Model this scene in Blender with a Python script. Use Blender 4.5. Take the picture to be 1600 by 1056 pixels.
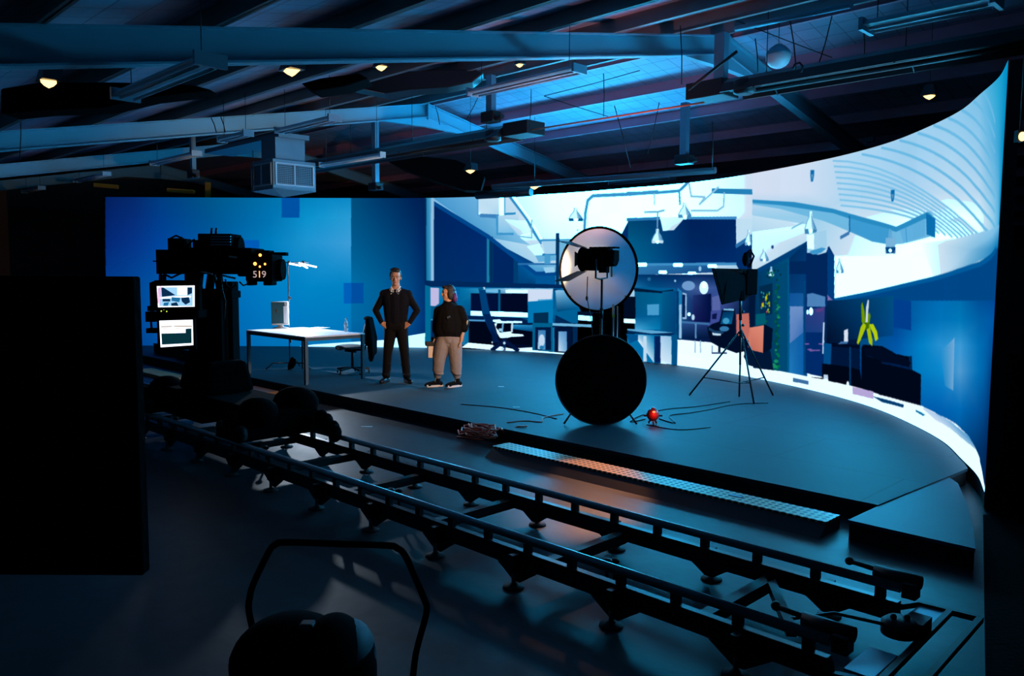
import bpy, bmesh, math, random
import numpy as np
from mathutils import Vector, Matrix, Euler
random.seed(7)
for _o in list(bpy.data.objects): bpy.data.objects.remove(_o)
SC = bpy.context.scene
COL = SC.collection
PI = math.pi
# ------------------------------------------------------------------ camera, world, exposure
FPX, PITCH, ROLL, CZ = 1250.0, math.radians(4.75), math.radians(0.3), 1.96
_cd = bpy.data.cameras.new('camera'); CAM = bpy.data.objects.new('camera', _cd); COL.objects.link(CAM)
_cd.sensor_width = 36.0; _cd.lens = FPX / 1600 * 36; _cd.clip_end = 200
CAM.matrix_world = Matrix.Translation((0, 0, CZ)) @ Matrix.Rotation(PI / 2 - PITCH, 4, 'X') @ Matrix.Rotation(ROLL, 4, 'Z')
SC.camera = CAM
SC.view_settings.view_transform = 'Standard'; SC.view_settings.look = 'None'
SC.view_settings.gamma = 1.0; SC.view_settings.use_curve_mapping = False
SC.view_settings.exposure = 0.0
SC.cycles.use_denoising = True
SC.cycles.max_bounces = 6; SC.cycles.diffuse_bounces = 4; SC.cycles.glossy_bounces = 3; SC.cycles.transmission_bounces = 4
SC.cycles.sample_clamp_indirect = 12.0
W = bpy.data.worlds.new('world'); SC.world = W; W.use_nodes = True
_bg = W.node_tree.nodes['Background']; _bg.inputs[0].default_value = (0.01, 0.05, 0.11, 1); _bg.inputs[1].default_value = 0.05

# ------------------------------------------------------------------ measuring helpers
def ray(px, py):
    x, y = px - 800, 528 - py
    c, s = math.cos(ROLL), math.sin(ROLL); x, y = c * x - s * y, s * x + c * y
    X, Z = x / FPX, y / FPX
    return Vector((X, math.cos(PITCH) + Z * math.sin(PITCH), -math.sin(PITCH) + Z * math.cos(PITCH)))
def at(px, py, y):
    d = ray(px, py); return Vector((0, 0, CZ)) + d * (y / d.y)
def onz(px, py, z):
    d = ray(px, py); return Vector((0, 0, CZ)) + d * ((z - CZ) / d.z)
H2 = math.sqrt(.5)
def EN(e, n, z=0.0):
    return Vector(((e + n) * H2, (n - e) * H2, z))
RZ = -PI / 4          # the hall, the stage edge and the track all run at 45 degrees to the view

# ------------------------------------------------------------------ materials
def lin(c): return tuple((v / 255 / 12.92 if v <= 10 else ((v / 255 + .055) / 1.055) ** 2.4) for v in c)
def mat(name, rgb, rough=.5, metal=0.0, var=.12, scale=6.0, bump=0.0, spec=.5, alpha=None, trans=0.0, sheen=0.0):
    m = bpy.data.materials.new(name); m.use_nodes = True; nt = m.node_tree; b = nt.nodes['Principled BSDF']
    tc = nt.nodes.new('ShaderNodeTexCoord'); nz = nt.nodes.new('ShaderNodeTexNoise'); nz.inputs['Scale'].default_value = scale; nz.inputs['Detail'].default_value = 4
    nt.links.new(tc.outputs['Object'], nz.inputs['Vector'])
    mx = nt.nodes.new('ShaderNodeMix'); mx.data_type = 'RGBA'
    nt.links.new(nz.outputs['Fac'], mx.inputs[0])
    mx.inputs[6].default_value = tuple(v * (1 - var) for v in rgb) + (1,); mx.inputs[7].default_value = tuple(min(1, v * (1 + var)) for v in rgb) + (1,)
    nt.links.new(mx.outputs[2], b.inputs['Base Color'])
    b.inputs['Roughness'].default_value = rough; b.inputs['Metallic'].default_value = metal
    b.inputs['Specular IOR Level'].default_value = spec
    if trans: b.inputs['Transmission Weight'].default_value = trans
    if bump:
        bp = nt.nodes.new('ShaderNodeBump'); bp.inputs['Strength'].default_value = bump; bp.inputs['Distance'].default_value = .02
        nt.links.new(nz.outputs['Fac'], bp.inputs['Height']); nt.links.new(bp.outputs['Normal'], b.inputs['Normal'])
    return m
def emit(name, rgb, s=1.0):
    m = bpy.data.materials.new(name); m.use_nodes = True; nt = m.node_tree; nt.nodes.clear()
    e = nt.nodes.new('ShaderNodeEmission'); o = nt.nodes.new('ShaderNodeOutputMaterial')
    e.inputs[0].default_value = tuple(rgb) + (1,); e.inputs[1].default_value = s; nt.links.new(e.outputs[0], o.inputs[0]); return m
M = dict(
    black=mat('black_paint', (.006, .006, .008), .55), blackm=mat('black_metal', (.012, .013, .016), .38, .3),
    cloth=mat('black_cloth', (.002, .002, .0026), .97, bump=.3, scale=30, spec=.03), steel=mat('brushed_steel', (.35, .38, .4), .3, .9, scale=20),
    railm=mat('rail_steel', (.42, .5, .52), .28, .85, scale=15), white=mat('white_paint', (.62, .64, .66), .45), beam=mat('painted_beam', (.13, .35, .45), .6, var=.08, scale=2),
    purlin=mat('galvanised_purlin', (.16, .18, .19), .55, .2, var=.15, scale=3), grey=mat('grey_paint', (.035, .065, .085), .5), galv=mat('galvanised_duct', (.10, .24, .32), .45, .35),
    rubber=mat('black_rubber', (.01, .01, .01), .7), tabletop=mat('white_laminate', (.72, .72, .76), .35), wood=mat('pale_plywood', (.42, .27, .12), .6, var=.25, scale=9),
    skin=mat('skin', (.50, .26, .17), .5, var=.06, scale=20), hair=mat('dark_hair', (.012, .009, .008), .55, bump=.6, scale=60), purple=mat('purple_dyed_hair', (.09, .02, .16), .5, bump=.6, scale=60),
    navy=mat('navy_knit', (.005, .006, .012), .9, bump=.3, scale=50, spec=.15), trouser=mat('black_trousers', (.004, .004, .006), .85, bump=.2, scale=20, spec=.2), tee=mat('black_jersey', (.003, .003, .0035), .9, bump=.3, scale=25, spec=.15),
    jogger=mat('grey_jersey', (.26, .22, .21), .9, bump=.6, scale=14, spec=.2), shirt=mat('white_cotton', (.7, .66, .64), .7), leather=mat('black_leather', (.01, .01, .012), .28), sole=mat('white_rubber', (.7, .65, .63), .5),
    red=mat('red_plastic', (.6, .03, .015), .3), cord=mat('orange_cord', (.8, .16, .09), .5), cable=mat('dark_cable', (.01, .01, .012), .5), fabric=mat('grey_chair_fabric', (.10, .11, .12), .8),
    plastic=mat('clear_plastic', (.8, .85, .9), .1, trans=.6), paper=mat('white_card', (.75, .68, .66), .6), yellow=mat('yellow_paint', (.45, .25, .03), .5), deckside=mat('black_fascia', (.004, .004, .005), .8),
    lblue=mat('blue_lid', (.004, .014, .05), .6), glassm=mat('pale_glass', (.25, .32, .38), .25), teal=mat('dull_teal_screen', (.03, .09, .11), .3), beige=mat('beige_plastic', (.5, .48, .46), .5),
    battenm=mat('batten_enamel', (.26, .45, .55), .5),
    void=mat('matt_black', (.0016, .0015, .002), .95, spec=.04),
    tube=mat('unlit_tube', (.5, .65, .75), .3))

# ------------------------------------------------------------------ mesh builder
class MB:
    def __init__(s): s.bm = bmesh.new()
    def _add(s, verts, faces, smooth=False):
        vs = [s.bm.verts.new(v) for v in verts]
        for f in faces:
            try: s.bm.faces.new([vs[i] for i in f]).smooth = smooth
            except ValueError: pass
        return s
    def box(s, c, d, rot=None, taper=1.0):
        c = Vector(c); hx, hy, hz = d[0] / 2, d[1] / 2, d[2] / 2
        v = [Vector((x * (taper if z > 0 else 1), y * (taper if z > 0 else 1), z)) for z in (-hz, hz) for x, y in ((-hx, -hy), (hx, -hy), (hx, hy), (-hx, hy))]
        if rot is not None:
            R = Euler(rot).to_matrix() if not isinstance(rot, Matrix) else rot
            v = [R @ p for p in v]
        return s._add([c + p for p in v], [(3, 2, 1, 0), (4, 5, 6, 7), (0, 1, 5, 4), (1, 2, 6, 5), (2, 3, 7, 6), (3, 0, 4, 7)])
    def span(s, a, b): return s.box([(a[i] + b[i]) / 2 for i in range(3)], [abs(a[i] - b[i]) for i in range(3)])
    def bar(s, p0, p1, w, h, up=(0, 0, 1)):
        p0, p1 = Vector(p0), Vector(p1); d = (p1 - p0); L = d.length; d.normalize(); u = Vector(up)
        if abs(d.dot(u)) > .98: u = Vector((0, 1, 0))
        x = d.cross(u).normalized(); z = x.cross(d)
        R = Matrix((x, d, z)).transposed()
        return s.box((p0 + p1) / 2, (w, L, h), R)
    def cyl(s, p0, p1, r0, r1=None, n=12, cap=True):
        r1 = r0 if r1 is None else r1; p0, p1 = Vector(p0), Vector(p1); d = (p1 - p0).normalized()
        u = Vector((0, 0, 1)) if abs(d.z) < .9 else Vector((1, 0, 0)); x = d.cross(u).normalized(); y = d.cross(x)
        v = [p + (x * math.cos(a) + y * math.sin(a)) * r for p, r in ((p0, r0), (p1, r1)) for a in [2 * PI * i / n for i in range(n)]]
        s._add(v, [(i, (i + 1) % n, n + (i + 1) % n, n + i) for i in range(n)], True)
        if cap:
            k = len(s.bm.verts); s.bm.verts.ensure_lookup_table(); vs = s.bm.verts[k - 2 * n:]
            for ring in (vs[:n][::-1], vs[n:]):
                if n > 2: s.bm.faces.new(ring)
        return s
    def tube(s, pts, r, n=8, closed=False):
        pts = [Vector(p) for p in pts]; rings = []; m = len(pts); x = None
        for i, p in enumerate(pts):
            a = pts[i - 1] if i or closed else pts[0]; b = pts[(i + 1) % m] if (i < m - 1 or closed) else pts[-1]
            d = (b - a).normalized()
            if x is None:
                u = Vector((0, 0, 1)) if abs(d.z) < .9 else Vector((1, 0, 0)); x = d.cross(u).normalized()
            else: x = (x - d * x.dot(d)).normalized()
            y = d.cross(x); rr = r[i] if isinstance(r, (list, tuple)) else r
            rings.append([s.bm.verts.new(p + (x * math.cos(t) + y * math.sin(t)) * rr) for t in [2 * PI * j / n for j in range(n)]])
        for i in range(m if closed else m - 1):
            A, B = rings[i], rings[(i + 1) % m]
            for j in range(n): s.bm.faces.new((A[j], A[(j + 1) % n], B[(j + 1) % n], B[j])).smooth = True
        if not closed:
            s.bm.faces.new(rings[0][::-1]); s.bm.faces.new(rings[-1])
        return s
    def lathe(s, prof, c=(0, 0, 0), n=24, R=None):
        c = Vector(c); rings = []
        for r, z in prof:
            ring = []
            for t in [2 * PI * j / n for j in range(n)]:
                p = Vector((r * math.cos(t), r * math.sin(t), z))
                if R is not None: p = R @ p
                ring.append(s.bm.verts.new(c + p))
            rings.append(ring)
        for A, B in zip(rings, rings[1:]):
            for j in range(n): s.bm.faces.new((A[j], A[(j + 1) % n], B[(j + 1) % n], B[j])).smooth = True
        if prof[0][0] > 1e-5: s.bm.faces.new(rings[0][::-1])
        if prof[-1][0] > 1e-5: s.bm.faces.new(rings[-1])
        return s
    def ball(s, c, r, rot=None, n=14, m=9):
        if not isinstance(r, (tuple, list)): r = (r, r, r)
        R = Euler(rot).to_matrix() if rot is not None else Matrix.Identity(3)
        c = Vector(c); vs = [s.bm.verts.new(c + R @ Vector((0, 0, -r[2])))]; rings = []
        for i in range(1, m):
            a = -PI / 2 + PI * i / m
            rings.append([s.bm.verts.new(c + R @ Vector((r[0] * math.cos(a) * math.cos(t), r[1] * math.cos(a) * math.sin(t), r[2] * math.sin(a)))) for t in [2 * PI * j / n for j in range(n)]])
        top = s.bm.verts.new(c + R @ Vector((0, 0, r[2])))
        for j in range(n):
            s.bm.faces.new((vs[0], rings[0][(j + 1) % n], rings[0][j])).smooth = True
            s.bm.faces.new((top, rings[-1][j], rings[-1][(j + 1) % n])).smooth = True
        for A, B in zip(rings, rings[1:]):
            for j in range(n): s.bm.faces.new((A[j], A[(j + 1) % n], B[(j + 1) % n], B[j])).smooth = True
        return s
    def cap(s, p0, p1, r0, r1=None):          # tapered capsule
        r1 = r0 if r1 is None else r1
        s.cyl(p0, p1, r0, r1, 14); s.ball(p0, r0); s.ball(p1, r1); return s
    def chain(s, pts, rs):
        for i in range(len(pts) - 1): s.cap(pts[i], pts[i + 1], rs[i], rs[i + 1])
        return s
    def extr(s, pts, vec):
        pts = [Vector(p) for p in pts]; vec = Vector(vec); n = len(pts)
        return s._add(pts + [p + vec for p in pts], [tuple(range(n))[::-1], tuple(range(n, 2 * n))] + [(i, (i + 1) % n, n + (i + 1) % n, n + i) for i in range(n)])
    def build(s, name, m, parent=None, bevel=0.0, remesh=0.0, smooth=0, kind=None):
        bmesh.ops.recalc_face_normals(s.bm, faces=s.bm.faces)
        me = bpy.data.meshes.new(name); s.bm.to_mesh(me); s.bm.free()
        o = bpy.data.objects.new(name, me); COL.objects.link(o); me.materials.append(m)
        if parent is not None: o.parent = parent
        if bevel:
            b = o.modifiers.new('bevel', 'BEVEL'); b.width = bevel; b.segments = 2; b.limit_method = 'ANGLE'
        if remesh:
            r = o.modifiers.new('remesh', 'REMESH'); r.mode = 'VOXEL'; r.voxel_size = remesh; r.use_smooth_shade = True
            q = o.modifiers.new('smooth', 'SMOOTH'); q.iterations = smooth or 4; q.factor = .6
        if kind: o['kind'] = kind
        return o
def thing(name, label, cat, loc=(0, 0, 0), rz=0.0, group=None):
    o = bpy.data.objects.new(name, None); COL.objects.link(o); o.location = loc; o.rotation_euler = (0, 0, rz); o.empty_display_size = .1
    o['label'] = label; o['category'] = cat
    if group: o['group'] = group
    return o
def tag(o, label, cat, group=None, kind=None):
    o['label'] = label; o['category'] = cat
    if group: o['group'] = group
    if kind: o['kind'] = kind
    return o
def dup(root, loc=None, rz=None, label=None, group=None):
    def cp(o, par):
        c = o.copy(); COL.objects.link(c)
        if par is not None: c.parent = par
        for ch in o.children: cp(ch, c)
        return c
    r = cp(root, None)
    if loc is not None: r.location = loc
    if rz is not None: r.rotation_euler = (0, 0, rz)
    if label: r['label'] = label
    if group: r['group'] = group
    return r
def light(name, kind, loc, target, power, rgb, size=.2, angle=60, blend=.5, parent=None):
    d = bpy.data.lights.new(name, kind); d.energy = power; d.color = rgb
    if kind == 'SPOT': d.spot_size = math.radians(angle); d.spot_blend = blend; d.shadow_soft_size = size
    elif kind == 'AREA': d.size = size
    else: d.shadow_soft_size = size
    o = bpy.data.objects.new(name, d); COL.objects.link(o); o.location = loc
    if target is not None: o.rotation_euler = (Vector(target) - Vector(loc)).to_track_quat('-Z', 'Y').to_euler()
    return o
# ------------------------------------------------------------------ building shell
def struct(name, mb, m, loc=(0, 0, 0), rz=RZ, bevel=0):
    o = mb.build(name, m, None, bevel=bevel, kind='structure'); o.location = loc; o.rotation_euler = (0, 0, rz); return o
def floor_material():
    m = bpy.data.materials.new('polished_concrete'); m.use_nodes = True; nt = m.node_tree; b = nt.nodes['Principled BSDF']; L = nt.links
    tc = nt.nodes.new('ShaderNodeTexCoord')
    n1 = nt.nodes.new('ShaderNodeTexNoise'); n1.inputs['Scale'].default_value = .9; n1.inputs['Detail'].default_value = 6; n1.inputs['Roughness'].default_value = .6
    n2 = nt.nodes.new('ShaderNodeTexNoise'); n2.inputs['Scale'].default_value = 7; n2.inputs['Detail'].default_value = 6
    L.new(tc.outputs['Object'], n1.inputs['Vector']); L.new(tc.outputs['Object'], n2.inputs['Vector'])
    r = nt.nodes.new('ShaderNodeValToRGB'); r.color_ramp.elements[0].position = .3; r.color_ramp.elements[0].color = (.006, .013, .018, 1); r.color_ramp.elements[1].position = .75; r.color_ramp.elements[1].color = (.026, .040, .050, 1)
    ad = nt.nodes.new('ShaderNodeMath'); ad.operation = 'MULTIPLY_ADD'; ad.inputs[1].default_value = .45; L.new(n2.outputs['Fac'], ad.inputs[0])
    mu = nt.nodes.new('ShaderNodeMath'); mu.operation = 'MULTIPLY'; mu.inputs[1].default_value = .6; L.new(n1.outputs['Fac'], mu.inputs[0]); L.new(mu.outputs[0], ad.inputs[2])
    L.new(ad.outputs[0], r.inputs[0]); L.new(r.outputs[0], b.inputs['Base Color'])
    rr = nt.nodes.new('ShaderNodeMapRange'); b.inputs['Specular IOR Level'].default_value = .3; rr.inputs[3].default_value = .36; rr.inputs[4].default_value = .62; L.new(n1.outputs['Fac'], rr.inputs[0]); L.new(rr.outputs[0], b.inputs['Roughness'])
    vo = nt.nodes.new('ShaderNodeTexVoronoi'); vo.feature = 'DISTANCE_TO_EDGE'; vo.inputs['Scale'].default_value = .45; L.new(tc.outputs['Object'], vo.inputs['Vector'])
    bp = nt.nodes.new('ShaderNodeBump'); bp.inputs['Strength'].default_value = .12; bp.inputs['Distance'].default_value = .02; L.new(n2.outputs['Fac'], bp.inputs['Height']); L.new(bp.outputs[0], b.inputs['Normal'])
    return m
def deck_material():
    m = bpy.data.materials.new('stage_deck'); m.use_nodes = True; nt = m.node_tree; b = nt.nodes['Principled BSDF']; L = nt.links
    tc = nt.nodes.new('ShaderNodeTexCoord'); br = nt.nodes.new('ShaderNodeTexBrick'); L.new(tc.outputs['Object'], br.inputs['Vector'])
    br.inputs['Color1'].default_value = (.010, .033, .047, 1); br.inputs['Color2'].default_value = (.013, .038, .053, 1); br.inputs['Mortar'].default_value = (.008, .01, .012, 1)
    br.inputs['Scale'].default_value = 1; br.inputs['Brick Width'].default_value = 2.44; br.inputs['Row Height'].default_value = 1.22; br.inputs['Mortar Size'].default_value = .007; br.inputs['Mortar Smooth'].default_value = .2
    n1 = nt.nodes.new('ShaderNodeTexNoise'); n1.inputs['Scale'].default_value = 2.2; n1.inputs['Detail'].default_value = 7; L.new(tc.outputs['Object'], n1.inputs['Vector'])
    mx = nt.nodes.new('ShaderNodeMix'); mx.data_type = 'RGBA'; mx.blend_type = 'MULTIPLY'; mx.inputs[0].default_value = .5; L.new(br.outputs['Color'], mx.inputs[6]); L.new(n1.outputs['Color'], mx.inputs[7])
    L.new(br.outputs['Color'], mx.inputs[6])
    mr = nt.nodes.new('ShaderNodeMapRange'); mr.inputs[3].default_value = .55; mr.inputs[4].default_value = 1.3; L.new(n1.outputs['Fac'], mr.inputs[0]); L.new(mr.outputs[0], mx.inputs[7])
    L.new(mx.outputs[2], b.inputs['Base Color']); b.inputs['Roughness'].default_value = .62; b.inputs['Specular IOR Level'].default_value = .35
    return m
def roof_material():
    m = bpy.data.materials.new('roof_lining'); m.use_nodes = True; nt = m.node_tree; b = nt.nodes['Principled BSDF']; L = nt.links
    tc = nt.nodes.new('ShaderNodeTexCoord'); br = nt.nodes.new('ShaderNodeTexBrick'); L.new(tc.outputs['Object'], br.inputs['Vector'])
    br.offset = 0; br.inputs['Scale'].default_value = 1; br.inputs['Brick Width'].default_value = .30; br.inputs['Row Height'].default_value = 1.22 / 4; br.inputs['Mortar Size'].default_value = .006
    br.inputs['Color1'].default_value = (.36, .46, .58, 1); br.inputs['Color2'].default_value = (.31, .41, .52, 1); br.inputs['Mortar'].default_value = (.17, .17, .19, 1)
    n1 = nt.nodes.new('ShaderNodeTexNoise'); n1.inputs['Scale'].default_value = .8; n1.inputs['Detail'].default_value = 5; L.new(tc.outputs['Object'], n1.inputs['Vector'])
    rp = nt.nodes.new('ShaderNodeValToRGB'); rp.color_ramp.elements[0].position = .35; rp.color_ramp.elements[0].color = (.5, .62, .68, 1); rp.color_ramp.elements[1].position = .65; rp.color_ramp.elements[1].color = (1, .72, .85, 1); L.new(n1.outputs['Fac'], rp.inputs[0])  # pinkish patches paint warm lamp light into the lining colour
    mx = nt.nodes.new('ShaderNodeMix'); mx.data_type = 'RGBA'; mx.blend_type = 'MULTIPLY'; mx.inputs[0].default_value = 1; L.new(br.outputs['Color'], mx.inputs[6]); L.new(rp.outputs[0], mx.inputs[7])
    L.new(mx.outputs[2], b.inputs['Base Color']); b.inputs['Roughness'].default_value = .6
    n2 = nt.nodes.new('ShaderNodeTexNoise'); n2.inputs['Scale'].default_value = 5; L.new(tc.outputs['Object'], n2.inputs['Vector'])
    bp = nt.nodes.new('ShaderNodeBump'); bp.inputs['Strength'].default_value = .4; bp.inputs['Distance'].default_value = .03; L.new(n2.outputs['Fac'], bp.inputs['Height']); L.new(bp.outputs[0], b.inputs['Normal'])
    return m
E0, E1, N0, N1, NR, ZR, SL = -27.0, 8.0, -2.2, 22.6, 10.33, 5.16, .198      # hall extents, ridge line and roof slope
def zr(n): return ZR - SL * abs(n - NR)                                   # rafter centre height
WALLM = mat('dark_cladding', (.05, .04, .035), .75, var=.3, scale=1.5)
fl = MB().span((E0, N0, -.1), (E1, N1, 0)); struct('floor', fl, floor_material())
RT = .135 + .17
def slab(na, nb, dz, th):
    s = MB(); s.extr([(E0, na, zr(na) + dz), (E1, na, zr(na) + dz), (E1, nb, zr(nb) + dz), (E0, nb, zr(nb) + dz)], (0, 0, th)); return s
c_ = MB()
for na, nb in ((N0, NR), (NR, N1)): c_.extr([(E0, na, zr(na) + RT), (E1, na, zr(na) + RT), (E1, nb, zr(nb) + RT), (E0, nb, zr(nb) + RT)], (0, 0, .06))
struct('ceiling', c_, roof_material())
for nm, a, b in (('wall_near', (E0, N0 - .1, 0), (E1, N0, zr(N0) + RT)), ('wall_far', (E0, N1, 0), (E1, N1 + .1, zr(N1) + RT))):
    struct(nm, MB().span(a, b), WALLM)
for nm, e in (('wall_left', E0), ('wall_right', E1)):
    s = MB(); s.extr([(e, N0, 0), (e, N1, 0), (e, N1, zr(N1) + RT), (e, NR, ZR + RT), (e, N0, zr(N0) + RT)], (.1 if e > 0 else -.1, 0, 0)); struct(nm, s, WALLM)
def rafter(e, k):
    s = MB()
    for a, b in ((N0 + .05, NR), (NR, N1 - .05)):
        for dz, w, h in ((0, .012, .27), (.128, .15, .016), (-.128, .15, .016)):
            s.bar((e, a, zr(a) + dz), (e, b, zr(b) + dz), w, h)
    for n in (N0 + .15, N1 - .15): s.box((e, n, zr(n) / 2 - .05), (.15, .25, zr(n) - .1))
    s.box((e, NR, ZR - .01), (.18, .03, .34))
    for q in (-1, 1):                      # haunch under the ridge
        s.extr([(e - .05, NR, ZR - .13), (e - .05, NR + q * 1.1, zr(NR + 1.1) - .13), (e - .05, NR, ZR - .32)], (.1, 0, 0))
    return struct('trim_%d' % k, s, M['beam'])
for k, e in enumerate((.55, -6.12, -12.8, -19.4, -26.2)): rafter(e, k + 1)
PZ = .135 + .085
PURLP = mat('pink_lit_purlin', (.55, .26, .36), .55, var=.2, scale=2)  # pink reflected light painted into the far-slope purlins
npur = 0
for i in range(-10, 11):
    n = NR + .12 + i * 1.225 if i >= 0 else NR - .12 + (i + 1) * 1.225
    if n < N0 + .2 or n > N1 - .2: continue
    s = MB(); z = zr(n) + PZ; q = 1 if n < NR else -1
    s.span((E0, n - .006, z - .085), (E1, n + .006, z + .085)); s.span((E0, n - .03, z - .085), (E1, n + .03, z - .079)); s.span((E0, n - .006, z + .079), (E1, n + .06, z + .085))
    npur += 1; struct('trim_%d' % (5 + npur), s, M['purlin'] if n < NR else PURLP)

# ------------------------------------------------------------------ LED video wall: the picture it shows is drawn in wall metres (s along, z up, half-centimetres)
LED_PLAN = [(-9.6,18.95),(-6.4,18.95),(-3.9,18.9),(-2.0,18.77),(-0.6,18.35),(0.45,17.9),(1.35,17.25),(2.3,16.35),(3.1,15.6),(3.7,14.75),(4.13,13.75),(4.55,12.5),(4.78,11.5),(4.87,10.5),(4.8,9.45),(4.65,8.5),(4.4,7.7),(4.18,7.05),(3.92,6.5)]
LED_GAIN_G, LED_GAIN_B = 29.0, 54.0
LED_H = 3.49; LED_Z0 = .16
def curve_pts(P, n=12):
    P = np.array(P, float); Q = np.vstack([2 * P[0] - P[1], P, 2 * P[-1] - P[-2]]); out = []
    for i in range(1, len(Q) - 2):
        for t in np.arange(n) / n:
            p0, p1, p2, p3 = Q[i - 1:i + 3]
            out.append(.5 * ((2 * p1) + (-p0 + p2) * t + (2 * p0 - 5 * p1 + 4 * p2 - p3) * t * t + (-p0 + 3 * p1 - 3 * p2 + p3) * t ** 3))
    out.append(P[-1]); return np.array(out)
LC = curve_pts(LED_PLAN); LS = np.r_[0, np.cumsum(np.hypot(*np.diff(LC, axis=0).T))]
# measured points of the picture are turned into (along-the-wall, height) metres before anything is drawn
def wall_point(px, py):
    px = min(max(px, 165), 1577); d = ray(px, py); g = LC[:, 0] - d.x / d.y * LC[:, 1]; best = None
    for i in np.nonzero(g[:-1] * g[1:] <= 0)[0]:
        if g[i] == g[i + 1]: continue
        t = g[i] / (g[i] - g[i + 1]); y = LC[i, 1] * (1 - t) + LC[i + 1, 1] * t
        if best is None or y < best[2]: best = (LS[i] * (1 - t) + LS[i + 1] * t, CZ + d.z * y / d.y - LED_Z0, y)
    if best is None:
        i = 0 if d.x / d.y < -.3 else len(LC) - 1; best = (LS[i], CZ + d.z * LC[i, 1] / d.y - LED_Z0)
    return best[:2]
FRAMES = dict(p=(0, 0, 1), a=(640, 280, 3.7725), b=(980, 280, 3.3), c=(1150, 80, 2.64), d=(1240, 420, 4.06), g=(660, 430, 7.27), h=(980, 400, 5.28), k=(1170, 320, 3.52))
SHAPES = []
def cv(fr, v): ox, oy, s = FRAMES[fr]; return [(ox + x / s, oy + y / s) for x, y in zip(v[::2], v[1::2])]
def sub(pts, close=True, step=25):
    r = []; n = len(pts)
    for i in range(n if close else n - 1):
        a, b = pts[i], pts[(i + 1) % n]; m = max(1, int(math.hypot(b[0] - a[0], b[1] - a[1]) / step))
        for j in range(m): r.append((a[0] + (b[0] - a[0]) * j / m, a[1] + (b[1] - a[1]) * j / m))
    if not close: r.append(pts[-1])
    return r
def enc(pts): return np.array([wall_point(*p) for p in pts])
def P(fr, pts, c): SHAPES.append(('P', c, enc(sub(cv(fr, pts)))))
def L(fr, pts, c, w): SHAPES.append(('L', c, enc(sub(cv(fr, pts), False)), w))
def Q(fr, pts, cs): SHAPES.append(('G', cs, enc(cv(fr, pts))))
def G(fr, xs, ys, cols):
    for j in range(len(ys) - 1):
        for i in range(len(xs) - 1):
            Q(fr, [xs[i], ys[j], xs[i + 1], ys[j], xs[i + 1], ys[j + 1], xs[i], ys[j + 1]], [cols[j][i], cols[j][i + 1], cols[j + 1][i + 1], cols[j + 1][i]])
def E(fr, x, y, rx, ry, c, n=14):
    v = []
    for i in range(n): v += [x + rx * math.cos(i * 2 * PI / n), y + ry * math.sin(i * 2 * PI / n)]
    SHAPES.append(('P', c, enc(cv(fr, v))))
WH=(234,243,250)
# ---- left blue wall
G('p',[150,210,250,330,420,480,549],[296,340,380,450,500,552],[
 [(3,30,90),(5,40,105),(0,60,125),(0,85,135),(0,110,165),(0,125,185),(0,130,195)],
 [(3,35,105),(5,45,120),(0,62,140),(0,85,145),(0,115,178),(10,145,205),(40,155,212)],
 [(3,40,118),(5,52,135),(0,68,155),(0,88,160),(0,125,190),(30,148,210),(60,158,218)],
 [(0,62,142),(0,72,150),(0,85,165),(0,105,180),(0,125,195),(0,132,198),(0,130,195)],
 [(0,60,140),(0,70,150),(0,84,165),(0,100,178),(0,118,190),(0,122,192),(0,120,188)],
 [(0,55,130),(0,64,140),(0,75,152),(0,92,165),(0,108,178),(0,112,180),(0,112,180)]])
G('p',[549,590,640,666],[300,380,440,500,552],[
 [(0,75,120),(0,55,105),(0,35,85),(0,28,80)],
 [(0,92,145),(0,78,130),(0,55,110),(0,35,95)],
 [(0,108,165),(0,95,150),(0,70,130),(0,45,105)],
 [(0,105,165),(0,95,155),(0,75,140),(0,50,115)],
 [(0,85,150),(0,70,135),(0,55,115),(0,45,100)]])
P('p',[440,304,468,304,468,340,440,340],(0,82,165));P('p',[376,375,405,375,405,394,376,394],(0,92,185))
P('p',[537,442,549,442,549,474,537,474],(0,95,185));P('p',[549,442,568,442,568,474,549,474],(0,78,160))
P('p',[468,541,490,538,600,531,665,520,668,548,468,548],(214,240,250))
# ---- centre office: bright ceiling
G('p',[665,740,800,860,960,1060,1177],[255,330,360,400,470],[
 [(130,190,230),(170,212,238),(222,232,246),WH,WH,WH,(205,224,243)],
 [(120,185,228),(150,205,235),(190,222,242),(228,238,248),WH,WH,(205,224,243)],
 [(90,165,215),(120,190,230),(190,222,242),(215,232,246),WH,WH,(180,218,240)],
 [(60,140,200),(90,165,215),(150,205,235),(190,220,240),WH,WH,(150,200,232)],
 [(30,110,170),(40,120,180),(90,165,215),(120,190,228),(120,180,220),WH,(100,160,210)]])
Q('a',[140,110,420,95,780,400,460,340],[(70,150,205),(110,180,225),(140,200,235),(80,160,210)])
# sloping dark side wall with posts
Q('a',[143,145,458,338,458,640,143,640],[(0,35,95),(0,42,110),(0,48,110),(0,45,100)])
P('a',[490,365,860,560,860,640,490,640],(0,65,130))
P('a',[492,372,615,450,615,640,492,640],(0,38,98))
P('a',[455,335,470,340,470,640,455,640],(25,125,165));P('a',[470,340,490,338,490,640,470,640],(0,45,90))
P('a',[612,450,640,458,640,640,612,640],(0,60,112))
Q('a',[640,490,742,556,742,640,640,640],[(0,85,150),(0,95,160),(0,55,110),(0,60,115)])
P('a',[742,556,860,556,860,640,742,640],(0,85,150))
Q('a',[690,500,862,500,862,548,735,552],[(90,170,215),(130,195,230),(60,140,195),(70,150,205)])
L('a',[143,142,460,336,742,556,862,556],(0,70,140),9)
L('a',[640,500,862,500],(40,110,170),4)
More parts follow.
